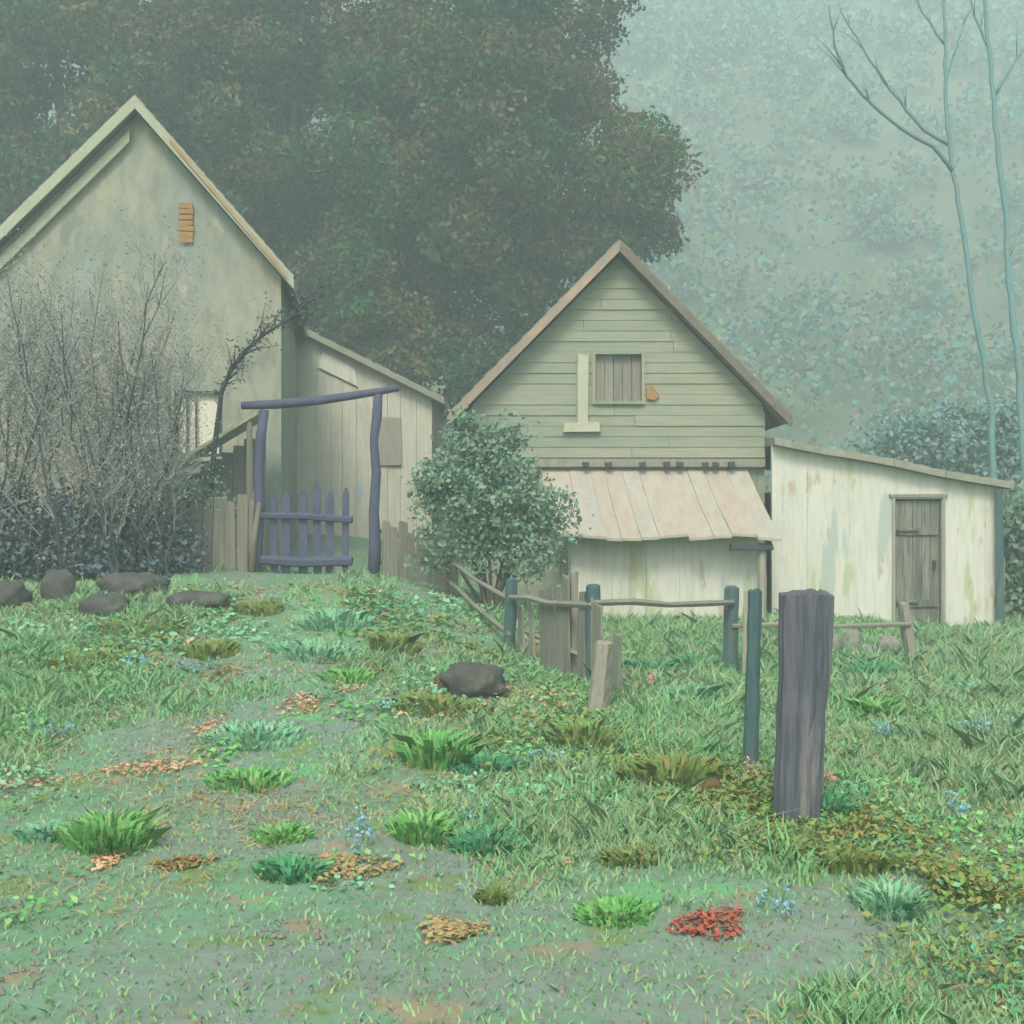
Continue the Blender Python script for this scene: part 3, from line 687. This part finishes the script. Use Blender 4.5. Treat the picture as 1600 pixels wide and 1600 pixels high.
def plank_fence(label, P0, P1, heights, m, wmin=.12, wmax=.18, gap=.012, posts=(0,.5,1), seed=1, gapchance=0.0, rails=(.25,.8), rag=.08):
    ra = random.Random(seed); P0, P1 = Vector(P0), Vector(P1); L = (P1-P0).length; d = (P1-P0)/L; n = Vector((-d.y, d.x, 0))
    g = hz(P0.x, P0.y); root = thing('plank_fence', label, 'fence', (P0.x, P0.y, g), group='plank fences')
    o = Vector((P0.x, P0.y, g)); b = MB(); s = 0
    while s < L:
        w = ra.uniform(wmin, wmax); t = min(s/L, 1); hh = np.interp(t, np.linspace(0, 1, len(heights)), heights)*ra.uniform(.98-rag, 1.06)
        if ra.random() >= gapchance:
            c = P0+d*s; z = hz(c.x, c.y)-g; lean = ra.uniform(-.03,.03)*(1+rag*6)
            f = [c-o, c-o+d*(w-gap)]; vs = []
            for off in (0, .022):
                for q, zz, ln in ((f[0],z-.1,0),(f[1],z-.1,0),(f[1],z+hh-ra.uniform(0,.05),lean),(f[0],z+hh-ra.uniform(0,.05),lean)):
                    k = q + d*ln + n*off; vs.append((k.x, k.y, zz))
            b.add(vs, [(0,1,2,3),(7,6,5,4),(0,4,5,1),(1,5,6,2),(2,6,7,3),(3,7,4,0)])
        s += w
    b.build('boards', M[m], root)
    hm_ = sum(heights)/len(heights)
    for t in posts:
        c = P0+d*(L*t)-o; z = hz(c.x+o.x, c.y+o.y)-g
        MB().post((c.x+n.x*.1, c.y+n.y*.1, z-.2), (c.x+n.x*.1, c.y+n.y*.1, z+np.interp(t, np.linspace(0,1,len(heights)), heights)*1.02), .05).build('post', M['greywood'], root)
    for fr in rails:
        z1 = hz(P1.x, P1.y)-g; e = P1-P0; r = MB()
        r.tube([(n.x*.05, n.y*.05, heights[0]*fr), (e.x+n.x*.05, e.y+n.y*.05, z1+heights[-1]*fr)], .03, 5); r.build('rail', M['greywood'], root)
a = at(195, 905, 15.0); b = at(397, 905, 15.0)
plank_fence('grey board fence left of the gate, half hidden by bare shrubs', (a.x, 15.1, 0), (b.x, 15.02, 0), [.85,.95,1.0,1.05], 'greywood', seed=2)
a = at(597, 905, 15.0); b = at(715, 905, 16.0)
plank_fence('short grey board fence between the gate and the round green bush', (a.x, 15.05, 0), (b.x, 16.0, 0), [.75,.72,.7], 'paleplank', seed=3, posts=(1,))
a = at(812, 1050, 11.6); b = at(965, 1100, 9.5)
plank_fence('ragged remnant of pale upright boards beside the boulder', (a.x, 11.7, 0), (b.x, 9.5, 0), [.7,1.0,.95,.8,.55], 'raggedplank', wmin=.13, wmax=.22, gap=.03, seed=7, posts=(.5,), gapchance=.12, rag=.3, rails=(.35,))

# ------------------------------------------------------------------ post and rail fence, loose posts
def P3(px, ybase, ytop, topx=None):
    b = ground_at(px, ybase); t = at(topx or px, ytop, b.y); return b, t
def rail_fence():
    b0, t0 = P3(794, 1018, 903, 800)
    root = thing('rail_fence', 'old post-and-rail fence crossing in front of the clapboard house', 'fence', b0); o = b0.copy()
    tops = []
    for px, yb, yt, tx, r, m in ((794,1018,903,800,.065,'tealpost'),(926,1075,912,927,.062,'tealpost'),(1140,1052,916,1143,.085,'tealpost'),(1432,1040,940,1412,.07,'greywood'),(697,925,856,696,.055,'greywood')):
        b, t = P3(px, yb, yt, tx); tops.append((b, t))
        MB().post(b-o-Vector((0,0,.25)), t-o-Vector((0,0,.02)), r, taper=.92).build('post', M[m], root)
    def rail(i, j, fi, fj, r=.032):
        A = tops[i][0].lerp(tops[i][1], fi)-o; B = tops[j][0].lerp(tops[j][1], fj)-o
        off = Vector((0, -.07, 0)); mid = A.lerp(B,.5)+off+Vector((0,0,-.02))
        MB().tube([A+off, A.lerp(B,.25)+off+Vector((0,0,.012)), mid, A.lerp(B,.75)+off+Vector((0,0,-.01)), B+off], [r, r*1.1, r*.9, r*1.1, r], 6).build('rail', M['rail'], root)
    rail(4,0,.75,.70,.026); rail(0,1,.74,.80); rail(1,2,.82,.82); rail(2,3,.55,.66,.024); rail(4,0,.3,.25,.026)
rail_fence()
def loose_post(label, px, yb, yt, tx, r, m, flat=1.0, sides=10, taper=.9):
    b, t = P3(px, yb, yt, tx); mb = MB().post(Vector((0,0,-.25)), t-b-Vector((0,0,r*.1)), r, sides=sides, flat=flat, seg=12, taper=taper)
    o = mb.build('fence_post', M[m], loc=b); tag(o, label, 'post', 'old fence posts'); return o
loose_post('thick dark old gatepost standing in the right foreground grass, largest post of all', 1240, 1292, 926, 1259, .104, 'bigpost', flat=.9, sides=22, taper=1.2)
loose_post('tall thin teal-grey post just left of the thick dark post', 1172, 1205, 922, 1180, .046, 'tealpost', taper=.85)
loose_post('short leaning grey stump of a post at the end of the ragged boards', 928, 1118, 1003, 945, .085, 'greywood', taper=.75)
loose_post('thin grey stake leaning beside the second rail fence post', 1162, 1060, 925, 1166, .03, 'paleplank', taper=.8)

# ------------------------------------------------------------------ stones
def stone(name, label, px, py, wpx, hpx, m, seed, cat='rock', group=None, tilt=0):
    b = ground_at(px, py); s = b.y/F; a, c = wpx*s*.5, hpx*s; ra = np.random.default_rng(seed)
    mb = MB(); nu, nv = 30, 16; off = ra.uniform(0, 50, 2)
    vs = [(0, 0, c)]
    for j in range(1, nv):
        ph = math.pi*j/nv
        for i in range(nu):
            th = 2*math.pi*i/nu; k = 1 + .17*float(vnoise(off[0]+2.2*math.cos(th)+ph*1.6, off[1]+2.2*math.sin(th))) + .06*float(vnoise(off[1]+5*math.cos(th)+3*ph, 5*math.sin(th)))
            sx = math.copysign(abs(math.sin(ph))**.8, 1)
            k += .05*float(vnoise(off[0]+9*math.cos(th)+6*ph, off[1]+9*math.sin(th)+4*ph)); vs.append((a*k*sx*math.cos(th), a*.75*k*sx*math.sin(th), c*(.42+.58*k*math.cos(ph)) if math.cos(ph) > 0 else c*(.42+.62*math.cos(ph))))
    vs.append((0, 0, -.2*c)); fs = [(0, 1+i, 1+(i+1) % nu) for i in range(nu)]
    for j in range(nv-2):
        for i in range(nu): fs.append((1+j*nu+i, 1+(j+1)*nu+i, 1+(j+1)*nu+(i+1) % nu, 1+j*nu+(i+1) % nu))
    e = len(vs)-1; q = 1+(nv-2)*nu
    fs += [(e, q+(i+1) % nu, q+i) for i in range(nu)]
    mb.add(vs, fs); o = mb.build(name, M[m], loc=b, smooth=True); o.rotation_euler = (0, tilt, ra.uniform(-.3,.3)); tag(o, label, cat, group); return o
stone('boulder', 'rounded grey boulder in the grass in front of the ragged boards', 738, 1084, 108, 48, 'stone', 1)
stone('rock', 'upright dark rock under the bare shrubs, second from the left edge', 92, 938, 50, 46, 'stone', 2, group='dark rocks below the shrubs')
stone('rock', 'long low dark rock under the bare shrubs left of the plank fence', 212, 930, 110, 34, 'stone', 3, group='dark rocks below the shrubs')
stone('rock', 'dark rock at the very left edge below the bare shrubs', 14, 948, 60, 40, 'stone', 4, group='dark rocks below the shrubs')
stone('rock', 'flat grey rock on the ground between the long rock and the gate', 310, 948, 100, 24, 'stone', 5, group='dark rocks below the shrubs')
stone('rock', 'grey rock half buried below the long low rock', 165, 962, 80, 34, 'stone', 6, group='dark rocks below the shrubs')
stone('rock', 'brown-black stone in the grass left of the thick dark post', 1112, 1246, 34, 28, 'brownstone', 7, group='brown stones in the grass')
stone('rock', 'smaller brown-black stone touching the one left of the thick dark post', 1136, 1258, 30, 20, 'brownstone', 8, group='brown stones in the grass')
stone('rock', 'small brown stone at the right foot of the grey boulder', 760, 1092, 22, 22, 'brownstone', 9, group='brown stones in the grass')
stone('rock', 'small brown stone at the left foot of the grey boulder', 690, 1080, 24, 26, 'brownstone', 10, group='brown stones in the grass')
for i, (px, py, w, hh, lb) in enumerate(((1302,1022,22,34,'narrow pale foundation stone just right of the thick dark post'),(1332,1022,28,38,'tallest pale foundation stone along the white wing'),
        (1360,1030,24,22,'small dark-topped foundation stone along the white wing'),(1388,1024,34,30,'broad foundation stone nearest the leaning post by the door'))):
    stone('foundation_stone', lb, px, py, w, hh, 'palestone', 20+i, 'stone', 'foundation stones along the white wing')

# ------------------------------------------------------------------ round green bush, shrubs
bush('bush', 'round sage-green bush standing between the gate and the clapboard house', 765, 752, 95, 105, 14.6, 'sage', 41, clumps=330, per=40, leaf=.075, spread=.10,
     extra=[(720,790,72,80),(830,820,62,80),(760,690,60,55),(690,760,40,55),(770,850,90,60),(680,860,32,45),(850,790,40,50)])
bush('bush', 'small grey-green shrub beside the slanting shelter roof', 300, 775, 52, 30, 15.3, 'sage', 42, clumps=70, per=30, leaf=.07, spread=.08, extra=[(250,720,25,25),(330,790,35,25)])

def bare_shrub(label, px, py, hpx, wpx, seed, stems=9, group='bare shrubs in front of the plaster house'):
    b = ground_at(px, py); s = b.y/F; Hh = hpx*s; Wd = wpx*s; ra = random.Random(seed)
    root = thing('bare_shrub', label, 'shrub', b, group=group); st = MB(); tw = MB(); tips = []
    for k in range(stems):
        e = Vector((ra.uniform(-.5,.5)*Wd, ra.uniform(-.3,.3)*Wd, Hh*ra.uniform(.6,1))); b0 = Vector((ra.uniform(-.2,.2)*Wd, ra.uniform(-.1,.1)*Wd, -.1))
        n = 9; P = []
        for i in range(n+1):
            t = i/n; P.append(Vector((b0.x+(e.x-b0.x)*t**1.3, b0.y+(e.y-b0.y)*t**1.3, b0.z+(e.z-b0.z)*t)) + Vector((ra.gauss(0,.035), ra.gauss(0,.035), 0))*(1 if 0 < i else 0))
        st.tube(P, [.026*(1-.8*i/n) for i in range(n+1)], 6)
        for _ in range(16):
            i = ra.randrange(2, n); c = P[i]; d = Vector((ra.uniform(-.8,.8), ra.uniform(-.6,.6), ra.uniform(.3,1.1))).normalized()*ra.uniform(.3,.9)
            m1 = c+d*.5+Vector((ra.gauss(0,.05), 0, .03)); e2 = c+d+Vector((0,0,.12)); tw.tube([c, m1, e2], [.009,.006,.002], 4)
            tips += [m1, e2]
            for _ in range(5):
                f = m1.lerp(e2, ra.random()); d2 = Vector((ra.uniform(-.8,.8), ra.uniform(-.6,.6), ra.uniform(.2,1))).normalized()*ra.uniform(.12,.4)
                tw.tube([f, f+d2*.5+Vector((0,0,.02)), f+d2], [.004,.003,.0015], 3); tips.append(f+d2)
    st.build('stems', M['dark_twig'], root); tw.build('twigs', M['twig'], root)
    r = np.random.default_rng(seed); T = np.array([tuple(t) for t in tips]); p = T[r.integers(0, len(T), len(T)*8)] + r.normal(size=(len(T)*8, 3))*.13
    p = p[p[:, 2] > .05]
    quads('foliage', leaves(p, .034, r, .5), M['shrub_leaf'], root)
    return root
bare_shrub('tall bare shrub of dark crooked stems at the left edge before the plaster house', 35, 905, 470, 230, 51, 10)
bare_shrub('tall bare twiggy shrub in the middle of the plaster house front', 150, 908, 540, 250, 52, 12)
bare_shrub('lower bare shrub with forked dark stem beside the house window', 235, 902, 400, 170, 53, 9)
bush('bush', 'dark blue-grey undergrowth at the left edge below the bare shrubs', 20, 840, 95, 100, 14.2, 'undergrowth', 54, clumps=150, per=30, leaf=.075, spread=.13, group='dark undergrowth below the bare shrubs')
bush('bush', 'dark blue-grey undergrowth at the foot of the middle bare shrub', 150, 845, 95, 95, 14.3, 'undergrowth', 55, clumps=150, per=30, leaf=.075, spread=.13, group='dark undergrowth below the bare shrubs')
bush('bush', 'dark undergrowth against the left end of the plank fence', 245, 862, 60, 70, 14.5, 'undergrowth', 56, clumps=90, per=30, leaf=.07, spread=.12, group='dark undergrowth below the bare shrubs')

def leaning_tree():
    Y = 15.4; b = at(322, 900, Y); g = hz(b.x, Y); root = thing('leaning_tree', 'thin dark tree bending right over the shed with sparse twigs, beside the gate', 'tree', (b.x, Y, g)); o = Vector((b.x, Y, g)); ra = random.Random(9)
    q = lambda x, y: at(x, y, Y)-o
    P = [Vector((0,0,-.2)), q(324,800), q(330,720), q(338,670), q(350,610), q(360,575), q(385,548), q(415,522), q(450,498), q(480,478), q(512,458)]
    P = [p+Vector((ra.gauss(0,.02), ra.gauss(0,.03), 0)) for p in P]; n = len(P)
    MB().tube(P, [.045*(1-.075*i) for i in range(n)], 7).build('trunk', M['dark_twig'], root, True)
    tw = MB(); tips = []
    for k in range(42):
        i = ra.randrange(4, n-1); c = P[i].lerp(P[i+1], ra.random()); d = (P[i+1]-P[i]).normalized()+Vector((ra.uniform(-.7,.5), ra.uniform(-.8,.8), ra.uniform(-.6,.4))); e = c+d.normalized()*ra.uniform(.15,.6)
        tw.tube([c, c.lerp(e,.5)+Vector((0,0,.03)), e], [.01,.007,.003], 4); tips += [c, e, c.lerp(e,.6)]
    tw.build('twigs', M['dark_twig'], root)
    r = np.random.default_rng(9); T = np.array([tuple(t) for t in tips]); p = T[r.integers(0, len(T), 650)] + r.normal(size=(650, 3))*.05
    quads('foliage', leaves(p, .06, r, .4), M['dark_leaf'], root)
leaning_tree()

# ------------------------------------------------------------------ grass
def inside(x, y):
    m = (x > -.7) & (x < 4) & (y > 16.9); m |= (x > 3.9) & (x < 7.5) & (y > 17.55); m |= (x < -2.8) & (y > 16.5); m |= (y > 22)
    return m
rg = np.random.default_rng(77); n = 430000
Yg = 2.6 + 17*rg.uniform(0, 1, n)**1.25; Xg = rg.uniform(-1, 1, n)*(Yg*.56+.6)
zone = vnoise(Xg*.9+3, Yg*.9+7) + .5*vnoise(Xg*2.6, Yg*2.6+11)
path = sst(5.9, 4.6, Yg)*sst(1.6, .3, Xg) + sst(1.0, 0, np.abs(Xg+1.2))*sst(12.5, 14, Yg)*.8     # worn ground in front, by the gate
xc = np.interp(Yg, [4, 8, 14.5], [-1.1, -1.9, -2.6]); hwid = np.interp(Yg, [4, 8, 14.5], [1.8, 1.0, .45])
path = np.clip(path + .95*sst(1.25, .55, np.abs(Xg-xc)/hwid + .3*vnoise(Xg*2, Yg*2)), 0, 1.15)
lush = np.clip(.45 + .55*zone + .5*sst(.6, 2.5, Xg)*sst(6, 8, Yg) - .55*path*(1+.5*vnoise(Xg*3+5, Yg*3)), .07, 1.25)
bare = sst(12.6, 13.8, Yg)*sst(-1.2, -2.0, Xg)
keep = (rg.uniform(0, 1, n) < np.clip(lush*1.25, .13, 1)*(1-.9*bare)) & ~inside(Xg, Yg)
Xg, Yg, lush = Xg[keep], Yg[keep], lush[keep]; n = len(Xg); Zg = h(Xg, Yg)-.006
Hb = (.02+.085*lush*(rg.uniform(.25, 1.1, n) + .9*(rg.uniform(0, 1, n) > .94))*(1+.5*vnoise(Xg*4, Yg*4)))*(1+.02*Yg); Wb = .0028+.0013*Yg*rg.uniform(.5, 1.2, n)*.55
an = rg.uniform(0, 2*np.pi, n); ln = rg.normal(0, .55, (n, 2))*Hb[:, None]; bs = np.stack([Xg, Yg, Zg], 1)
wv = np.stack([np.cos(an)*Wb, np.sin(an)*Wb, np.zeros(n)], 1)
mid = bs + np.stack([ln[:, 0]*.35, ln[:, 1]*.35, Hb*.6], 1); tip = bs + np.stack([ln[:, 0], ln[:, 1], Hb], 1)
V = np.stack([bs-wv, bs+wv, mid+wv*.8, tip, mid-wv*.8], 1)
gs = quads('grass', V, M['grass'], nv=5); tag(gs, 'rough green grass covering the yard and worn path', 'grass', kind='stuff')

# ------------------------------------------------------------------ low ground cover in loose, broad patches
def cover(label, m, seed, n, thr, sc=(1.25, 1.0), size=.036, hi=.05, xr=None, leafy=.6):
    r = np.random.default_rng(seed); Y = 2.8 + 11.5*r.uniform(0, 1, n)**1.2; X = r.uniform(-1, 1, n)*(Y*.5+.5)
    z = vnoise(X*sc[0]+seed*1.7, Y*sc[1]+seed*2.3) + .5*vnoise(X*2.7+seed, Y*2.4)
    worn = np.maximum(sst(6.2, 4.6, Y)*sst(2.2, .6, X), .8*sst(1.3, .5, np.abs(X-np.interp(Y, [4, 8, 14.5], [-1.1, -1.9, -2.6]))/np.interp(Y, [4, 8, 14.5], [1.8, 1.0, .45])))
    k = (z > thr + .75*worn + .2*r.uniform(-1, 1, n)*worn + .25*r.uniform(-1, 1, n)) & ~inside(X, Y) & ~((Y > 13.2) & (X < -1))
    X, Y = X[k], Y[k]; m_ = len(X)
    p = np.stack([X, Y, h(X, Y) + .012 + hi*r.uniform(0, 1, m_)**1.6], 1)
    o = quads('ground_cover', leaves(p, size*(.42+.14*Y), r, leafy, flat=.9), M[m]); tag(o, label, 'ground cover', kind='stuff')
cover('loose mint-green low plants spread over the yard', 'mint', 61, 62000, .42)
cover('loose bright green low plants spread over the yard', 'brightgrass', 62, 52000, .45)
cover('loose olive low plants spread over the yard', 'olive', 63, 46000, .48)
cover('loose emerald low plants spread over the yard', 'emerald', 64, 46000, .46)
cover('scattered peach and orange fallen leaves over the yard', 'orange', 65, 20000, .60, size=.03, hi=.035)
cover('dry straw-coloured dead grass lying over the worn ground', 'tanleaf', 67, 42000, -.25, size=.055, hi=.012, leafy=.09)
cover('scattered brown fallen leaves over the yard', 'brownleaf', 66, 20000, .55, size=.03, hi=.03)

def band(label, m, seed, pix, n, wid, size=.04, hi=.09):
    r = np.random.default_rng(seed); G = np.array([tuple(ground_at(x, y)) for x, y in pix]); t = r.uniform(0, len(G)-1.001, n); i = t.astype(int); f = (t-i)[:, None]
    c = G[i]*(1-f) + G[i+1]*f; X = c[:, 0] + r.normal(0, wid, n); Y = c[:, 1] + r.normal(0, wid, n)*1.3
    k = vnoise(X*2.1, Y*2.1) + .4*vnoise(X*5, Y*5) > -.1 + .3*r.uniform(-1, 1, n); X, Y = X[k], Y[k]
    o = quads('ground_cover', leaves(np.stack([X, Y, h(X, Y)+.015+hi*r.uniform(0, 1, len(X))], 1), size*(.42+.14*Y), r, .5, flat=.5), M[m]); tag(o, label, 'ground cover', kind='stuff')
band('olive-brown undergrowth running from the ragged boards past the thick dark post to the right foreground', 'olive', 81, [(890,1140),(960,1170),(1060,1220),(1140,1260),(1240,1300),(1330,1345),(1430,1400),(1530,1420)], 11000, .30, size=.036, hi=.06)
band('dull brown leaves mixed through the undergrowth along the old fence line', 'brownleaf', 82, [(890,1140),(1060,1220),(1240,1300),(1330,1345),(1530,1420)], 3500, .26, size=.03, hi=.05)
def clods(n, seed):
    r = np.random.default_rng(seed); Y = 2.7 + 9*r.uniform(0, 1, n)**1.7; X = r.uniform(-1, 1, n)*(Y*.5+.4); k = ~inside(X, Y); X, Y = X[k], Y[k]; n = len(X)
    c = np.stack([X, Y, h(X, Y)], 1); s_ = .004 + .014*r.uniform(0, 1, n)**3; a = r.uniform(0, 6.28, n); e = np.stack([np.cos(a), np.sin(a), 0*a], 1); f = np.stack([-np.sin(a), np.cos(a), 0*a], 1)
    q = lambda v, lo, hi: v*(s_*r.uniform(lo, hi, n))[:, None]; up = np.stack([0*a, 0*a, 1+0*a], 1)
    ring = [c+q(e,.8,1.5), c+q(f,.6,1.2), c-q(e,.8,1.5), c-q(f,.6,1.2)]; top = [v*.55 + c*.45 + up*(s_*.7)[:, None] for v in ring]
    F_ = [np.stack(top, 1)] + [np.stack([ring[i], ring[(i+1) % 4], top[(i+1) % 4], top[i]], 1) for i in range(4)]
    o = quads('pebbles', np.concatenate(F_), M['pebble']); tag(o, 'small pebbles and clods of earth on the worn ground', 'pebbles', kind='stuff')
M['pebble'] = mat('pebble', [(.13,.14,.115),(.20,.20,.17)], 6, fine=(.09,.09,.07), bump=0)
clods(14000, 71)

# ------------------------------------------------------------------ weeds, leaf drifts, flowers
def tuft(label, px, py, wpx, hpx, m, seed, n=130, name='weed_clump', cat='weeds', group='weed clumps in the grass', broad=1.0):
    b = ground_at(px, py); s = b.y/F; r = np.random.default_rng(seed); W_ = wpx*s*.5; Hh = hpx*s
    a = r.uniform(0, 2*np.pi, n); q = np.sqrt(r.uniform(0, 1, n)); x = q*np.cos(a)*W_; y = q*np.sin(a)*min(W_*.9, .45)
    z = h(b.x+x, b.y+y)-b.z-.01; H_ = Hh*r.uniform(.35, 1.0, n)*(1.05-.45*q); Wb = (.0042+.0009*b.y)*broad*r.uniform(.6, 1.4, n)
    ln = np.stack([np.cos(a), np.sin(a)], 1)*(H_*r.uniform(.2, 1.0, n))[:, None] + r.normal(0, .2, (n, 2))*H_[:, None]
    t = r.uniform(0, np.pi, n); wv = np.stack([np.cos(t)*Wb, np.sin(t)*Wb*.6, 0*t], 1); bs = np.stack([x, y, z], 1)
    mid = bs+np.stack([ln[:, 0]*.4, ln[:, 1]*.4, H_*.75], 1); tip = bs+np.stack([ln[:, 0], ln[:, 1], H_*.9], 1)
    o = quads(name, np.stack([bs-wv*.6, bs+wv*.6, mid+wv, tip, mid-wv], 1), M[m], loc=b, nv=5); tag(o, label, cat, group); return o
T = [
 ('bright mint-green weeds below the picket gate',520,975,120,30,'mint'),('olive weed patch below the long low dark rock',220,985,140,24,'olive'),
 ('olive-brown weeds just under the flat grey rock',405,955,70,22,'olive'),('olive weeds between the gate and the left foreground',330,1022,90,26,'olive'),
 ('mint-green streak of weeds halfway between gate and boulder',490,1022,130,26,'mint'),('olive leafy weed growing left of the grey boulder',615,1018,70,40,'olive'),
 ('long low olive weeds at the left edge below the rocks',110,1040,170,26,'olive'),('yellow-green weeds left of the orange leaf drift near the boulder',545,1062,90,22,'brightgrass'),
 ('dark green weeds spreading from the foot of the grey boulder',690,1108,150,28,'olive'),('large bright yellow-green tuft in the middle of the yard',685,1190,110,62,'brightgrass'),
 ('dark green weeds under the middle yellow-green tuft',760,1205,110,36,'emerald'),('curving green grass tuft left of the middle of the yard',390,1225,130,30,'brightgrass'),
 ('large bright green clump in the left foreground',170,1320,130,70,'brightgrass'),('pale mint clump at the left edge of the foreground',70,1310,80,34,'mint'),
 ('bright green clump low in the middle foreground with yellow tips',660,1310,90,54,'brightgrass'),('emerald clump right of the yellow-tipped foreground clump',760,1325,120,40,'emerald'),
 ('dark-striped green grass clump over tan leaves in the foreground',455,1365,110,34,'emerald'),('short green grass clump above the tan leaves in the foreground',440,1308,90,26,'brightgrass'),
 ('dark olive leafy weeds beyond the boulder at the end of the ragged boards',915,1165,110,52,'olive'),('broad olive weeds left of the brown-black stones',1050,1225,150,60,'olive'),
 ('emerald weeds at the foot of the rail fence by the whitewashed front',1020,1052,90,30,'emerald'),('emerald weeds left of the third rail fence post',1090,1048,70,34,'emerald'),
 ('emerald weeds right of the thick dark post base',1290,1275,90,56,'emerald'),('green weeds along the white wing left of the leaning post',1365,1055,110,30,'emerald'),
 ('olive weeds in the right foreground behind the pale mint clump',1330,1355,120,44,'olive'),('pale mint clump in the right foreground',1390,1420,100,50,'mint'),
 ('olive-brown weeds at the right edge of the foreground',1510,1395,110,36,'olive'),('mint-green weeds before the third rail fence post',1080,1100,90,44,'mint'),
 ('bright tuft in the grass right of the thick dark post',1370,1120,70,42,'brightgrass'),('mint weeds at the right edge before the white wing',1540,1085,110,30,'mint'),
 ('tan-green flattened grass clump right of the middle foreground',990,1345,100,30,'olive'),('mint streak of weeds above the orange leaves in the left yard',400,1150,170,22,'mint'),
 ('olive weeds low in the foreground between leaf drifts',770,1410,40,34,'olive'),('green weeds near the red leaves at the bottom',960,1430,120,30,'brightgrass'),
]
for i, t in enumerate(T): tuft(*t, 100+i, n=int(170+t[3]*2.4))

def drift(label, px, py, wpx, dpx, m, seed, n=120, name='leaf_drift', cat='leaves', group='drifts of fallen leaves', size=.027):
    b = ground_at(px, py); s = b.y/F; r = np.random.default_rng(seed)
    depth = min(dpx*b.y*b.y/(F*1.6), .9)
    n = int(n*(2.0 if m == 'orange' else 1.8)); a = r.uniform(0, 2*np.pi, n); q = r.uniform(0, 1, n)**.62; q = q*(1+.22*np.sin(a*3+r.uniform(0,6)))
    x = q*np.cos(a)*wpx*s*.5; y = q*np.sin(a)*depth*.5 + x*r.uniform(-.3,.3)
    z = h(b.x+x, b.y+y)-b.z + .006 + .022*r.uniform(0, 1, n)
    o = quads(name, leaves(np.stack([x, y, z], 1), size*(1+.03*b.y), r, .6, flat=1.6), M[m], loc=b); tag(o, label, cat, group); return o
D = [
 ('orange-pink fallen leaves in the middle of the yard left of the boulder',475,1102,85,22,'orange',150),('small orange leaf drift above the curving grass tuft',325,1140,50,30,'orange',70),
 ('long orange leaf drift left of the curving grass tuft',235,1200,140,24,'orange',170),('faint orange leaves near the left edge of the yard',50,1225,130,14,'orange',60),
 ('orange leaves right of the middle yellow-green tuft',815,1150,90,26,'orange',120),('orange-brown leaves below the boulder weeds',840,1255,110,24,'orange',90),
 ('orange leaves on the slope left of the brown-black stones',985,1275,110,24,'orange',110),('brown leaves under the olive weeds by the gate path',340,1055,80,20,'brownleaf',120),
 ('round brown leaf heap near the left edge',85,1108,36,28,'brownleaf',80),('dark brown leaf strip in the left foreground',285,1352,95,18,'brownleaf',120),
 ('wide tan-brown leaf drift in the middle foreground',545,1362,150,40,'tanleaf',230),('tan leaf heap at the bottom of the yard',705,1458,110,44,'tanleaf',220),
 ('bright red leaves at the bottom of the yard',1110,1448,120,40,'redleaf',170),('orange leaves under the bright green clump in the left foreground',170,1345,40,40,'orange',60),
 ('brown leaves at the left foot of the grey boulder',640,1050,46,30,'brownleaf',80),('dull orange leaves right of the curving grass tuft',900,1150,60,20,'orange',40),
 ('brown leaf strip at the right edge of the foreground',1520,1385,90,22,'brownleaf',120),('orange-pink leaves below the mint weeds beneath the gate',540,1078,50,14,'orange',50),
]
for i, (lb, px, py, w, d_, m, n_) in enumerate(D): drift(lb, px, py, w, d_, m, 300+i, n_)

def flowers(label, px, py, wpx, hpx, m, seed, n=9, group='clumps of wild flowers'):
    b = ground_at(px, py); s = b.y/F; r = np.random.default_rng(seed); root = thing('flower_clump', label, 'flowers', b, group=group)
    x = r.uniform(-.5,.5,n)*wpx*s; y = r.uniform(-.15,.15,n); z = hpx*s*r.uniform(.5,1,n)
    for i in range(n):
        g0 = hz(b.x+x[i], b.y+y[i])-b.z
        st = MB().tube([(x[i]*.8,y[i],g0-.03),(x[i]*.9,y[i],g0+z[i]*.5),(x[i],y[i],g0+z[i])], [.004,.0035,.003], 4).build('stem', M['stem'], root)
        c = np.array([x[i], y[i], z[i]+g0]) + r.normal(size=(11, 3))*np.array([.008,.008,.02])*(1+.03*b.y)
        quads('flower_head', leaves(c, .015*(1+.05*b.y), r, .7), M[m], st)
Fl = [('blue flowers in the left yard below the olive weeds',205,1045,70,18,'blueflower'),('blue flowers near the left edge below the brown leaf heap',75,1155,70,18,'blueflower'),
 ('blue flowers on top of the brown leaves by the gate path',310,1050,60,16,'blueflower'),('blue flowers at the foot of the weeds below the boulder',620,1115,90,16,'blueflower'),
 ('tall blue flower spike in the grass right of the thick dark post',1382,1165,14,34,'blueflower'),('blue flower spikes near the right edge before the white wing',1528,1165,24,36,'blueflower'),
 ('blue flowers at the very right edge of the grass',1585,1160,26,34,'blueflower'),('single blue flower spike in the right foreground grass',1492,1280,10,30,'blueflower'),
 ('blue flowers beside the emerald foreground clump',740,1285,50,16,'blueflower'),('blue-green flowers left of the brown-black stones',850,1200,60,20,'blueflower'),
 ('blue flowers left of the yellow-tipped foreground clump',565,1312,40,22,'blueflower'),('pale blue flowers right of the red leaves',1215,1425,50,20,'blueflower'),
 ('pink flowers before the ragged boards',1018,1090,12,34,'pinkflower'),('pink flowers at the foot of the thin teal post',1178,1222,30,20,'pinkflower'),('red-pink flower right of the thick dark post',1296,1232,12,20,'pinkflower')]
for i, f in enumerate(Fl): flowers(*f, 500+i)
